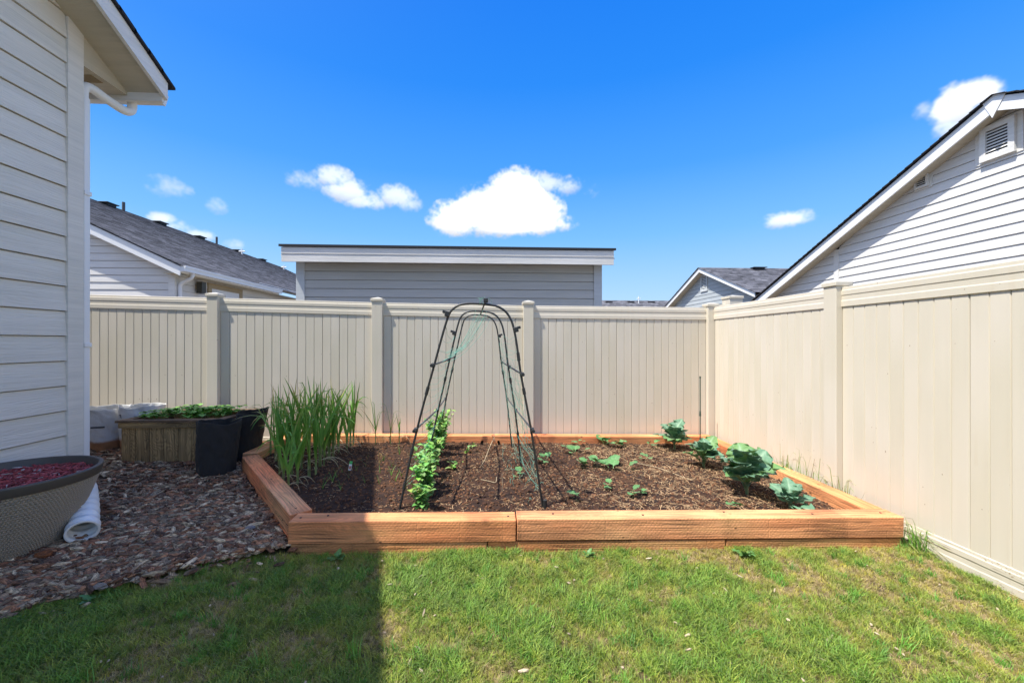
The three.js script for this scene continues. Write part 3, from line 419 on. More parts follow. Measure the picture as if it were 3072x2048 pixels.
// ---------------------------------------------------------------- raised bed of timbers
{
  const b = thing('raised_bed', 'irregular raised garden bed of stacked orange brown timbers', 'raised bed');
  const beam = (x0, d0, x1, d1, yoff, mat, k, w = .14, h = .14) => {    // centre line from x0,d0 to x1,d1; yoff: top above the bed's own slope
    const len = Math.hypot(x1 - x0, d1 - d0), m = mesh('timber', rbox(len, h, w, .007, hash(k, 1, 1) * 9, hash(k, 2, 1) * 5), mat, b);
    m.position.copy(P((x0 + x1) / 2, (bedTop(x0) + bedTop(x1)) / 2 - h / 2 + yoff, (d0 + d1) / 2)); m.rotation.set(0, Math.atan2(d1 - d0, x1 - x0), Math.asin((bedTop(x1) - bedTop(x0)) / len), 'YXZ'); return m;
  };
  const g = .003;
  beam(-1.262, 2.70, .168, 2.70, 0, M.timber, 1); beam(.176, 2.702, 2.80, 2.69, .006, M.timberPale, 2);
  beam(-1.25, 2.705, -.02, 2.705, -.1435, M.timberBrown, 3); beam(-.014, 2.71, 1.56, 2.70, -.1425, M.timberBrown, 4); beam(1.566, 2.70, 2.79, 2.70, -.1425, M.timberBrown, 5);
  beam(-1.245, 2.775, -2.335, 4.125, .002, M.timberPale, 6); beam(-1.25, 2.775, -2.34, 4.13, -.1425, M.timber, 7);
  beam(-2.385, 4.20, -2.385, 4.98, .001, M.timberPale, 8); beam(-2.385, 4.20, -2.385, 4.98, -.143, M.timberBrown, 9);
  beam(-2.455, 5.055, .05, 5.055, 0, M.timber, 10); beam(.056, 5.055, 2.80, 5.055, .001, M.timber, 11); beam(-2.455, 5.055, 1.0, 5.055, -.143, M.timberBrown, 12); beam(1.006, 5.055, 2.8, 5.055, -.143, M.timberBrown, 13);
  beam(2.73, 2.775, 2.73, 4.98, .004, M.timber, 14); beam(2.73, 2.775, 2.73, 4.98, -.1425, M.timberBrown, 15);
  // screw heads and knots let into the top faces are small dark discs
  for (const [x, d] of [[-1.21, 2.69], [-1.05, 2.72], [.12, 2.69], [.42, 2.71], [1.02, 2.68], [2.2, 2.68], [2.70, 2.69], [1.6, 2.72], [-1.31, 2.84], [-2.27, 4.05]]) { const c = mesh('screw', new THREE.CylinderGeometry(.007, .007, .004, 10), M.shingleEdge, b); c.position.copy(P(x, bedTop(x) + .0065 * (x > .17 ? 1 : 0) + .001, d)); }
}

// ---------------------------------------------------------------- containers on the bark
{
  const p = thing('woven_pot', 'large grey brown pot with woven texture and dark rim beside the house', 'pot');
  const H0 = .115, RIM = .575, cx = -2.925, cd = 2.66, NA = 640, NH = 150, pos = [], idx = [];
  const prof = (t) => .215 + .185 * Math.pow(t, .82) * (1 - .06 * t) ;
  for (let j = 0; j <= NH; j++) for (let i = 0; i <= NA; i++) { const t = j / NH, a = i / NA * 6.28318, row = t * 30, ph = a / 6.28318 * 128 + (Math.floor(row) % 2) * .5, wv = Math.abs(Math.sin(ph * Math.PI)), hv = Math.sin((row - Math.floor(row)) * Math.PI), r = prof(t) - .004 + .013 * Math.pow(wv, .8) * Math.pow(hv, .7); pos.push(Math.cos(a) * r, t * (RIM - H0 - .05), Math.sin(a) * r); }
  for (let j = 0; j < NH; j++) for (let i = 0; i < NA; i++) { const a = j * (NA + 1) + i; idx.push(a, a + NA + 1, a + 1, a + 1, a + NA + 1, a + NA + 2); }
  const g = new THREE.BufferGeometry(); g.setAttribute('position', new THREE.Float32BufferAttribute(pos, 3)); g.setIndex(idx); g.computeVertexNormals();
  mesh('body', g, M.potWeave, p);
  const T = RIM - H0, L = (a) => new THREE.LatheGeometry(a.map(([x, y]) => new THREE.Vector2(x, y)), 96);
  mesh('rim', L([[.385, T - .062], [.398, T - .058], [.406, T - .01], [.404, T - .002], [.398, T], [.386, T], [.380, T - .004], [.368, T - .06], [.345, T - .13], [.25, T - .3], [.001, T - .3]]), M.potRim, p);
  p.position.copy(P(cx, H0, cd));
  // shredded red mulch lying in the pot
  const r = rng(41), list = [], base = new THREE.IcosahedronGeometry(1, 1); { const q = base.attributes.position; for (let i = 0; i < q.count; i++) { const k = .8 + hash(Math.round(q.getX(i) * 50), Math.round(q.getZ(i) * 50), Math.round(q.getY(i) * 50)) * .4; q.setXYZ(i, q.getX(i) * k, q.getY(i) * k, q.getZ(i) * k); } base.computeVertexNormals(); }
  const N = 1900, im = new THREE.InstancedMesh(base, M.crumb, N), o = new THREE.Object3D(), c = new THREE.Color();
  for (let i = 0; i < N; i++) { const a = r() * 6.283, q = Math.sqrt(r()) * .365; o.position.copy(P(cx + Math.cos(a) * q, RIM - .062 + r() * .02, cd + Math.sin(a) * q)); o.rotation.set((r() - .5) * .5, r() * 6.28, (r() - .5) * .5); const s = .012 + r() * .03; o.scale.set(s, .0025 + r() * .003, .003 + r() * .004); o.updateMatrix(); im.setMatrixAt(i, o.matrix); const k = .35 + r() * 1.2, e = r(); c.setRGB(.34 * k, (.05 + e * .035) * k, (.055 + e * .025) * k); if (r() < .05) c.setRGB(.45, .42, .38); im.setColorAt(i, c); }
  im.name = 'red_mulch'; im.userData = { kind: 'stuff', label: 'shredded red mulch filling the woven pot', category: 'mulch' }; scene.add(im);
  const under = mesh('pot_fill', new THREE.CylinderGeometry(.358, .325, .1, 48), std(lin(.10, .02, .024), 1), p); under.position.set(0, T - .118, 0);
}
function growBag(name, label, cx, cd, y0, h, rx0, rx1, rd0, rd1, mat, lean, seed, stain, handles) {
  const t = thing(name, label, 'grow bag', undefined), NA = 96, NH = 44, pos = [], idx = [], col = [];
  const put = (a, v, off) => { const w = 1 + (fbm(Math.cos(a) * 2 + 7, Math.sin(a) * 2 + v * 3 + 7, seed, 3) - .5) * .16 + (fbm(a * 5, v * 14, seed + 9, 3) - .5) * .06 + (fbm(a * 9 + v * 3, v * 5, seed + 11, 3) - .5) * .05; const e = sstep(0, .1, v) * .07 + .93, rx = (lerp(rx0, rx1, v) * e - off) * w, rd = (lerp(rd0, rd1, v) * e - off) * w; const y = v * h + (v > .9 ? (fbm(Math.cos(a) * 1.5 + 3, Math.sin(a) * 1.5 + 3, seed + 4, 2) - .5) * .06 * (v - .9) * 10 : 0); pos.push(Math.cos(a) * rx + lean * v * v, y, -Math.sin(a) * rd); };
  for (let j = 0; j <= NH; j++) for (let i = 0; i <= NA; i++) { const a = (i % NA) / NA * 6.28318; put(a, j / NH, 0); const v = j / NH, st = stain ? sstep(.34, .24, v + (fbm(a * 2.4, v * 6, seed + 2, 4) - .5) * .22) : 0, sm = stain ? sstep(.6, .75, fbm(a * 3, v * 5, seed + 3, 4)) * .25 : 0, k = .85 + .3 * fbm(a * 5, v * 14, seed + 5, 3); col.push(lerp(.66, .40 * k, st) * (1 - sm * .3), lerp(.65, .19 * k, st) * (1 - sm * .3), lerp(.63, .085 * k, st) * (1 - sm * .3)); }
  for (let j = NH; j >= 14; j--) for (let i = 0; i <= NA; i++) { const a = (i % NA) / NA * 6.28318; put(a, j / NH, .006); col.push(.6, .6, .58); }
  const rows = NH + 1 + NH - 13; for (let j = 0; j < rows - 1; j++) for (let i = 0; i < NA; i++) { const a = j * (NA + 1) + i; idx.push(a, a + 1, a + NA + 1, a + 1, a + NA + 2, a + NA + 1); }
  const g = new THREE.BufferGeometry(); g.setAttribute('position', new THREE.Float32BufferAttribute(pos, 3)); if (stain) g.setAttribute('color', new THREE.Float32BufferAttribute(col, 3)); const uv = []; for (let i = 0; i < pos.length / 3; i++) uv.push((i % (NA + 1)) / NA * 1.2, pos[i * 3 + 1]); g.setAttribute('uv', new THREE.Float32BufferAttribute(uv, 2)); g.setIndex(idx); g.computeVertexNormals();
  mesh('bag', g, mat, t); const s = new THREE.CylinderGeometry(1, 1, .02, 40); s.scale((rx0 + rx1) / 2 * .9, 1, (rd0 + rd1) / 2 * .9); s.translate(lean * .15, h * .38, 0); mesh('potting_soil', s, M.soil, t);
  for (const [ang, v, w, hh, m] of handles) { const rx = lerp(rx0, rx1, v), rd = lerp(rd0, rd1, v), q = mesh('handle', rbox(w, hh, .012, .004), m, t); q.position.set(Math.cos(ang) * rx + lean * v * v, v * h, -Math.sin(ang) * rd); q.rotation.y = ang + Math.PI / 2; }
  t.position.copy(P(cx, y0, cd)); return t;
}
growBag('fabric_grow_bag', 'tall black fabric grow bag in front of the wooden planter', -2.575, 4.0, .125, .51, .150, .182, .145, .165, M.fabricBlack, .035, 301, false, [[3.3, .82, .05, .05, M.fabricBlack]]);
growBag('fabric_grow_bag', 'second black fabric grow bag squeezed between planter and raised bed corner', -2.565, 4.47, .14, .51, .095, .12, .19, .21, M.fabricBlack, .07, 302, false, []);
growBag('white_grow_bag', 'white fabric grow bag with brown stained base nearest the house corner', -4.30, 4.86, .15, .50, .19, .205, .19, .2, M.fabricWhite, 0, 303, true, [[-1.3, .60, .12, .018, M.tubeGrey], [-.5, .8, .03, .03, M.tubeGrey]]);
growBag('white_grow_bag', 'white fabric grow bag half hidden behind left end of wooden planter', -3.925, 4.84, .15, .51, .185, .21, .17, .19, M.fabricWhite, .01, 304, true, [[-2.0, .82, .05, .04, M.tubeGrey]]);
{
  const vg = (g) => { const uv = g.attributes.uv; for (let i = 0; i < uv.count; i++) uv.setXY(i, uv.getY(i), uv.getX(i)); return g; };
  const t = thing('wooden_planter', 'weathered wooden planter box of vertical boards holding leafy strawberry plants', 'planter');
  const x0 = -3.665, x1 = -2.72, d0 = 4.28, d1 = 4.90, y0 = .135, y1 = .575; const bw = (x1 - x0) / 7;
  for (let i = 0; i < 7; i++) mesh('plank', vg(slab(x0 + i * bw + .003, x0 + (i + 1) * bw - .003, y0, y1 - .004, d0 - hash(i, 6, 6) * .004, d0 + .02, hash(i, 4, 4) * 6, hash(i, 5, 4) * 5)), M.cedar, t);
  const sw = (d1 - d0 - .04) / 5; for (let i = 0; i < 5; i++) for (const x of [x0 + .002, x1 - .022]) mesh('plank', vg(slab(x, x + .02, y0, y1 - .004, d0 + .022 + i * sw, d0 + .018 + (i + 1) * sw, i, hash(i, 8, 4) * 5)), M.cedar, t);
  for (let i = 0; i < 7; i++) mesh('plank', vg(slab(x0 + i * bw + .002, x0 + (i + 1) * bw - .002, y0, y1 - .004, d1 - .02, d1, i * .7, i)), M.cedar, t);
  mesh('rail', slab(x0 - .012, x1 + .012, y1 - .055, y1 - .002, d0 - .024, d0 - .003, .4, .7), M.cedar, t);
  mesh('base_trim', slab(x0 - .004, x1 + .004, y0 - .02, y0 + .012, d0 - .012, d0 - .0025, .2, .1), M.cedar, t);
  const cw = .085, c0 = y1, c1 = y1 + .022; mesh('cap_board', slab(x0 - .035, x1 + .035, c0, c1, d0 - .035, d0 + cw - .035, .3, .2), M.cedarCap, t); mesh('cap_board', slab(x0 - .035, x1 + .035, c0, c1, d1 + .035 - cw, d1 + .035, 1.3, .6), M.cedarCap, t);
  mesh('cap_board', slab(x0 - .035, x0 - .035 + cw, c0, c1 - .001, d0 + cw - .034, d1 + .034 - cw, 2.3, .9), M.cedarCap, t); mesh('cap_board', slab(x1 + .035 - cw, x1 + .035, c0, c1 - .001, d0 + cw - .034, d1 + .034 - cw, .9, .1), M.cedarCap, t);
  mesh('planter_soil', slab(x0 + .03, x1 - .03, y0, y1 - .07, d0 + .03, d1 - .03), M.soil, t);
}

// ---------------------------------------------------------------- trellis of three arches with netting
{
  const t = thing('arch_trellis', 'black tube arch trellis draped with torn green netting standing in the bed', 'trellis');
  const arch = (d, dx, wx, hy, fl, fr, r, dt) => {                     // front arch outline, shifted and scaled for the others
    const pts = [[-.545, .70], [-.412, 1.209], [-.318, 1.545], [-.292, 1.605], [-.245, 1.645], [-.18, 1.662], [-.09, 1.663], [0, 1.655], [.06, 1.642], [.118, 1.605], [.16, 1.541], [.188, 1.442], [.233, 1.138], [.31, .711]];
    const q = [P(fl[0], .05, fl[1]), ...pts.map(([x, y]) => P(x * wx + dx, y + hy, d + dt * (y - .15))), P(fr[0], .05, fr[1])], c = new THREE.CatmullRomCurve3(q, false, 'centripetal'); mesh('arch', new THREE.TubeGeometry(c, 130, r, 8), M.tube, t); return c;
  };
  const A = [arch(3.05, 0, 1, .0, [-.68, 3.02], [.412, 3.07], .0085, .02), arch(3.90, -.025, .86, .005, [-.63, 3.86], [.315, 3.95], .0082, 0), arch(4.82, -.06, .82, .03, [-.62, 4.8], [.27, 4.86], .0082, 0)];
  const atY = (c, side, y) => { let best = null, bd = 9; for (let i = 0; i <= 400; i++) { const u = i / 400; if ((u < .5) !== (side < 0)) continue; const p = c.getPoint(u), e = Math.abs(p.y - y); if (e < bd) { bd = e; best = p; } } return best; };
  for (const [s, y] of [[-1, .725], [-1, 1.205], [1, .712], [1, 1.135]]) {
    const p = A.map((c) => atY(c, s, y)), o = V(s * .012, 0, 0), a = p[0].clone().add(o).add(V(0, 0, .03)), b = p[2].clone().add(o).add(V(0, 0, -.03)); const cb = mesh('cross_bar', rod(a, p[1].clone().add(o), .0075), M.tubeGrey, t); mesh('cross_bar', rod(p[1].clone().add(o), b, .0075), M.tubeGrey, t);
    for (let i = 0; i < 3; i++) { const k = mesh('clip', rbox(.03, .032, .03, .007), M.tube, t); k.position.copy(p[i]).addScaledVector(o, .6); }
    mesh('end_cap', rod(a, a.clone().add(V(0, 0, .028)), .013), M.tube, t);
  }
  { const p = [.555, .555, .56].map((u, i) => { const c = A[i]; let b = c.getPoint(.5), m = -9; for (let k = 0; k < 200; k++) { const q = c.getPoint(.4 + k / 1000); if (q.y > m) { m = q.y; b = q; } } return b; }); p[0].x = -.03; p[0].y = 1.672; mesh('ridge_bar', rod(p[0].clone().add(V(0, .012, .03)), p[2].clone().add(V(.06, .004, -.02)), .0075), M.tubeGrey, t); const k = mesh('clip', rbox(.034, .036, .036, .008), M.tube, t); k.position.copy(p[0]).add(V(0, .014, .02)); }
  for (const [c, u, w] of [[0, 1.585, -1], [0, 1.47, 1], [2, 1.45, 1], [1, 1.46, -1]]) { const p = atY(A[c], w, u), k = mesh('clip', merge([rbox(.036, .04, .034, .006), (() => { const g = rbox(.026, .022, .022, .004); g.translate(w * .026, .01, 0); return g; })()]), M.tube, t); k.position.copy(p); k.rotation.z = w * .25; k.position.x += w * .014; }
  for (const [c, y, s] of [[0, .30, -1], [0, .99, -1], [0, .98, 1], [0, 1.24, 1], [1, .98, 1], [1, 1.0, -1], [2, 1.0, 1], [2, 1.02, -1], [0, .55, -1], [0, .45, 1], [1, .45, 1]]) { const p = atY(A[c], s, y), q = atY(A[c], s, y + .05), k = mesh('sleeve', rod(p, q, .0125), M.tube, t); }
  mesh('foot_peg', rod(P(.418, .02, 3.055), P(.414, .19, 3.055), .016), M.tube, t);
  // netting: loose strands hung between the arches
  const r = rng(99), strands = [], S = (a, b, sag, w = .0011) => { const p = []; const n = 7; for (let i = 0; i <= n; i++) { const u = i / n, q = a.clone().lerp(b, u); q.y -= Math.sin(u * Math.PI) * sag; q.x += (r() - .5) * .02; q.z += (r() - .5) * .03; p.push(q); } strands.push(tube(p, w, 14, 3)); };
  for (let i = 0; i < 26; i++) { const y = .22 + i * .048 + r() * .02, p = A.map((c) => atY(c, 1, Math.min(y + (r() - .5) * .06, 1.55))); S(p[0], p[1], .01 + r() * .05); S(p[1], p[2], .01 + r() * .05); }
  for (let i = 0; i < 30; i++) { const y0 = .16 + r() * .9, c = A[i % 2], d = A[(i % 2) + 1], u = r(), a = atY(c, 1, y0).lerp(atY(d, 1, y0), u), b = atY(c, 1, Math.min(y0 + .25 + r() * .4, 1.6)).lerp(atY(d, 1, Math.min(y0 + .4, 1.6)), u + (r() - .5) * .3); S(a, b, 0); }
  for (let i = 0; i < 22; i++) { const y = .3 + i * .055, p = A.map((c) => atY(c, -1, Math.min(y + (r() - .5) * .08, 1.55))); S(p[0], p[1], .02 + r() * .04); if (i % 2) S(p[1], p[2], .02 + r() * .04); }
  for (let i = 0; i < 13; i++) { const p0 = atY(A[1], -1, 1.18 + r() * .1).add(V((r() - .5) * .05, 0, (r() - .5) * .5 + .3)), p1 = V(-.14 + r() * .16, 1.6 + r() * .06, -(3.3 + r() * .9)); S(p0, p1, .05 + r() * .05, .0014); }
  for (let i = 0; i < 22; i++) { const x = lerp(.19, .40, r()), d = lerp(3.05, 4.4, Math.pow(r(), .7)), a = P(x - (d - 3.05) * .06, soilH(x, d) + .01, d); S(a, a.clone().add(V((r() - .5) * .16, .02 + r() * .16, (r() - .5) * .22)), -.03, .0013); }
  for (let i = 0; i < 6; i++) { const p = V(-.08 + r() * .1, 1.66, -3.05); S(p, p.clone().add(V((r() - .5) * .14, .02 + r() * .05, .01)), -.01); }
  setKind(mesh('netting', merge(strands), M.net, t), 'stuff');
}

// ---------------------------------------------------------------- leaf building
const UP = V(0, 1, 0);
function ribbon(pts, width, twist = 0, fold = .25, col = () => [.1, .3, .05]) { // a blade that follows pts; width(t) full width
  const pos = [], idx = [], cl = [], n = pts.length; let side0 = null;
  for (let i = 0; i < n; i++) { const t = i / (n - 1), T = pts[Math.min(i + 1, n - 1)].clone().sub(pts[Math.max(i - 1, 0)]).normalize(); let s = T.clone().cross(Math.abs(T.y) > .98 ? V(1, 0, 0) : UP).normalize(); if (side0) { s = side0.clone().addScaledVector(T, -side0.dot(T)).normalize(); } side0 = s; const sr = s.clone().applyAxisAngle(T, twist * t + (width.rot ?? 0)), nn = T.clone().cross(sr), w = width(t) / 2, c = col(t); for (const k of [-1, 0, 1]) { const q = pts[i].clone().addScaledVector(sr, k * w).addScaledVector(nn, Math.abs(k) * w * fold); pos.push(q.x, q.y, q.z); cl.push(...c); } }
  for (let i = 0; i < n - 1; i++) for (let k = 0; k < 2; k++) { const a = i * 3 + k; idx.push(a, a + 1, a + 3, a + 1, a + 4, a + 3); }
  const g = new THREE.BufferGeometry(); g.setAttribute('position', new THREE.Float32BufferAttribute(pos, 3)); g.setAttribute('color', new THREE.Float32BufferAttribute(cl, 3)); g.setIndex(idx); g.computeVertexNormals(); return g;
}
const joinC = (l) => mergeGeometries(l.map((g) => { for (const k of Object.keys(g.attributes)) if (!['position', 'normal', 'color'].includes(k)) g.deleteAttribute(k); return g.index ? g.toNonIndexed() : g; }), false);
function leafSheet(L, W, o) {                                         // broad leaf growing along +x from 0, blade up is +y; o: droop, cup, wave, lobes, stem, cols
  const nu = o.nu ?? 14, nv = o.nv ?? 10, pos = [], cl = [], idx = [];
  for (let i = 0; i <= nu; i++) for (let j = 0; j <= nv; j++) { const t = i / nu, v = j / nv * 2 - 1, st = o.stem ?? .25, b = clamp((t - st) / (1 - st)); let w = t < st ? .03 + .1 * (o.petiole ?? .5) * t : Math.pow(Math.sin(Math.PI * Math.pow(b, o.pw ?? .62) * .985 + .03), o.sh ?? .7); w = Math.max(w, .045); w *= 1 + (o.lobes ? .09 * Math.sin(b * o.lobes + v) : 0); const wav = (o.wave ?? 0) * Math.pow(Math.abs(v), 1.6) * Math.sin(b * (o.wf ?? 15) + Math.sign(v) * 1.3 + (o.ph ?? 0)) * Math.min(1, b * 3); const x = L * t, y = (o.pucker ? o.pucker * L * (fbm(b * 6 + (o.ph ?? 0) * 3, v * 4 + 9, 55, 2) - .5) * 2.2 : 0) + o.droop * L * (o.up * t - t * t) + Math.abs(v) * w * W * .5 * o.cup + wav * L, z = v * w * W * .5; const ang = o.curl ?? 0; pos.push(x - wav * L * .2, y, z + wav * L * .25 * Math.sign(v)); const rib = Math.exp(-v * v * 60) * (1 - t * .55), vein = Math.pow(Math.max(0, Math.cos((b * 7 - Math.abs(v) * 1.6) * 6.283)), 8) * .35 * (b > 0 ? 1 : 0), k = Math.max(rib, vein), ns = .85 + .3 * vn(x * 60 + (o.ph ?? 0), z * 60, 17); for (let c = 0; c < 3; c++) cl.push(lerp(o.col[c] * ns, o.vein[c], k)); }
  for (let i = 0; i < nu; i++) for (let j = 0; j < nv; j++) { const a = i * (nv + 1) + j; idx.push(a, a + 1, a + nv + 1, a + 1, a + nv + 2, a + nv + 1); }
  const g = new THREE.BufferGeometry(); g.setAttribute('position', new THREE.Float32BufferAttribute(pos, 3)); g.setAttribute('color', new THREE.Float32BufferAttribute(cl, 3)); g.setIndex(idx); g.computeVertexNormals(); return g;
}

// ---------------------------------------------------------------- garlic and onions
const green = (r, y = 0) => { const k = .8 + r() * .45; return (t) => { const e = clamp(1 - t * 5) * .9, d = y * sstep(.5, 1, t); return [lerp(.14 * k + e * .22, .50, d), lerp(.33 * k + e * .18, .40, d), lerp(.038 * k + e * .06, .13, d)]; }; };
function alliumGeo(seed, h, n, spread, w) {
  const r = rng(seed), l = []; const st = .10 + r() * .05;
  l.push(ribbon([V(0, -.03, 0), V(0, st * .5, 0), V(0, st * 1.6, 0)], () => w * .95, 0, .5, () => [.30, .36, .14])); { const q = ribbon([V(0, -.03, 0), V(0, st * .5, 0), V(0, st * 1.6, 0)], () => w * .95, 0, .5, () => [.26, .33, .12]); q.rotateY(1.57); l.push(q); }
  const fan = r() * 3.14;
  for (let i = 0; i < n; i++) { const a = fan + (i % 2) * 3.14159 + (r() - .5) * .7, len = h * (.72 + r() * .38), out = spread * (.35 + r() * 1.0) * (.4 + i / n), y0 = st + i / n * h * .13, pts = [], bend = r() < .6 ? .5 + r() * .35 : 2; for (let k = 0; k <= 9; k++) { const t = k / 9; let x = out * Math.pow(t, 1.25) * h, y = y0 + len * t * (1 - .12 * out * t); if (t > bend) { const e = t - bend; x += e * h * .45; y -= len * (e * .55 + e * e * 1.6); } pts.push(V(Math.cos(a) * x + (r() - .5) * .006, y, Math.sin(a) * x + (r() - .5) * .006)); } const wf = (t) => w * (1.05 * Math.pow(1 - t, .62) + .03) * (t < .06 ? .6 : 1); wf.rot = a; l.push(ribbon(pts, wf, r() * .8 - .4, .32, green(r, r() < .3 ? 1 : 0))); }
  for (let i = 0; i < 2 + Math.floor(r() * 2); i++) { const a = r() * 6.28, L = .12 + r() * .14, pts = []; for (let k = 0; k <= 6; k++) { const t = k / 6; pts.push(V(Math.cos(a + t * .6) * L * t, .07 * (1 - t) + Math.sin(t * 3.14) * .05 + .008, Math.sin(a + t * .6) * L * t)); } l.push(ribbon(pts, (t) => w * .5 * (1 - t * .7), r() * 2, .3, () => [.46, .37, .20])); }
  return joinC(l);
}
{
  const spots = [[-1.76,3.595,.62],[-1.645,3.439,.5],[-1.636,3.578,.6],[-1.611,3.747,.78],[-1.579,3.807,.6],[-1.787,3.791,.74],[-1.777,3.982,.76],[-1.639,4.05,.8],[-1.626,4.12,.72],[-1.625,4.239,.74],[-1.633,4.365,.7],[-1.641,4.533,.7],[-1.615,4.715,.68],[-1.603,4.80,.7],[-1.601,4.90,.74],[-2.136,4.208,.72],[-2.31,4.444,.66],
    [-1.92,3.95,.76],[-1.93,4.12,.78],[-1.79,4.16,.86],[-1.80,4.33,.8],[-1.96,4.30,.78],[-2.08,4.40,.74],[-1.80,4.50,.76],[-1.95,4.52,.74],[-2.12,4.60,.72],[-1.80,4.68,.74],[-1.97,4.72,.72],[-1.80,4.86,.72],[-2.14,4.82,.7],[-1.98,4.88,.72],[-1.72,4.60,.72],[-1.71,4.42,.74],[-1.72,4.0,.78],[-1.90,3.80,.7],[-2.05,4.10,.74]];
  const protos = [0, 1, 2, 3, 4, 5].map((i) => alliumGeo(500 + i, .72, 6 + i % 3, .32, .027)), r = rng(61);
  const own = { 0: 'garlic plant standing left of the two front garlic plants', 1: 'shortest garlic plant at the front tip of the green clump', 2: 'garlic plant with pale drooping blade at front of the clump', 3: 'tall thick garlic plant near front with wide yellowing blade', 14: 'last tall garlic plant of the row beside the back timber', 15: 'garlic plant near the slanted left timber of the bed', 16: 'garlic plant alone in the left corner of the bed' };
  spots.forEach(([x, d, h], i) => { const m = mesh('garlic_plant', protos[i % 6], M.leaf); m.position.copy(P(x, soilH(x, d) - .006, d)); const s = h / .84; m.scale.set(s * (.95 + r() * .15), s, s * (.95 + r() * .15)); m.rotation.y = r() * 6.28; tag(m, own[i] ?? 'tall green garlic plant inside the dense clump at left of bed', 'garlic plant', 'garlic plants in the bed'); });
  [[-1.35, 4.92, .44, 'green onion nearest the garlic by the back timber'], [-1.175, 4.92, .42, 'green onion with cut stub between two others by back timber'], [-1.075, 4.93, .26, 'smallest green onion by the back timber']].forEach(([x, d, h, lab], i) => { const m = mesh('green_onion', alliumGeo(540 + i, h, 5, .3, .012), M.leaf); m.position.copy(P(x, soilH(x, d) - .005, d)); tag(m, lab, 'green onion', 'green onions by the back timber'); });
  const sp = [[-1.378,3.456],[-1.222,3.425],[-1.239,3.67],[-1.079,3.601],[-1.213,4.077],[-1.257,3.927],[-1.359,3.851],[-1.352,3.603],[-0.948,3.568],[-0.826,3.633],[-0.958,4.063],[-1.086,4.255],[-1.356,3.705],[-0.796,3.738],[-1.095,4.12],[-1.02,3.86],[-.9,3.80],[-.98,4.5],[-.85,4.4],[-.78,4.2]];
  const sg = [0, 1, 2].map((i) => { const r2 = rng(560 + i), l = []; for (let k = 0; k < 3 + i; k++) { const a = r2() * 6.28, h = .06 + r2() * .08, o = .02 + r2() * .05, pts = []; for (let q = 0; q <= 5; q++) { const t = q / 5; pts.push(V(Math.cos(a) * o * t * t, h * t - .01, Math.sin(a) * o * t * t)); } l.push(ribbon(pts, (t) => .005 * (1 - t * .8), r2(), .3, green(r2))); } return joinC(l); });
  sp.forEach(([x, d], i) => { const m = mesh('onion_sprout', sg[i % 3], M.leaf), s = (i === 0 ? 1.3 : .75 + r() * .5); m.scale.setScalar(s); m.rotation.y = r() * 6.28; m.position.copy(P(x, soilH(x, d), d)); tag(m, i === 0 ? 'largest thin onion sprout in front of the garlic clump' : 'thin green onion sprout in soil between garlic and trellis', 'sprout', 'onion sprouts'); });
}
// ---------------------------------------------------------------- broccoli plants
{
  const col = [.095, .215, .12], vein = [.32, .47, .30], r = rng(71);
  const broc = (label, x, d, size, n, seed) => {
    const t = thing('broccoli_plant', label, 'broccoli plant', 'broccoli plants along the right timber'), q = rng(seed);
    mesh('stem', paint(rod(V(0, -.03, 0), V(.01, size * .42, 0), .014, .010), () => [.2, .3, .14]), M.leaf, t);
    for (let i = 0; i < n; i++) {
      const ring = i / n, L = size * (.66 + q() * .30) * (1 - ring * .12), W = L * (.60 + q() * .18), rise = lerp(.85, 1.42, Math.pow(ring, .8)) + (q() - .5) * .35, a = i * 2.4 + q() * .5, k = .8 + q() * .5;
      const g = leafSheet(L, W, { droop: .55 + q() * .5, up: .30 + q() * .45, cup: .10 + q() * .32, wave: .06 + q() * .05, wf: 15 + q() * 10, ph: q() * 6, stem: .34, petiole: .25, sh: .5, pw: .88, pucker: .018, lobes: 0, nu: 30, nv: 20, col: q() < .25 ? [.12, .26, .07] : col.map((c) => c * k), vein });
      const m = mesh('leaf', g, M.waxLeaf, t); m.rotation.set(0, a, rise, 'YXZ'); m.position.set(0, size * (.03 + ring * .34), 0); m.rotation.x = (q() - .5) * .6;
    }
    t.position.copy(P(x, soilH(x, d) - .005, d)); t.rotation.y = q() * 6; return t;
  };
  broc('broccoli plant farthest back by the corner of the bed', 2.17, 4.70, .32, 12, 801);
  broc('second broccoli plant from the back with upright leaves', 2.16, 4.02, .31, 12, 802);
  broc('largest broccoli plant with wide dark wavy leaves', 2.14, 3.30, .38, 15, 803);
  broc('smallest broccoli plant closest to the front timber', 2.25, 2.955, .22, 10, 804);
}
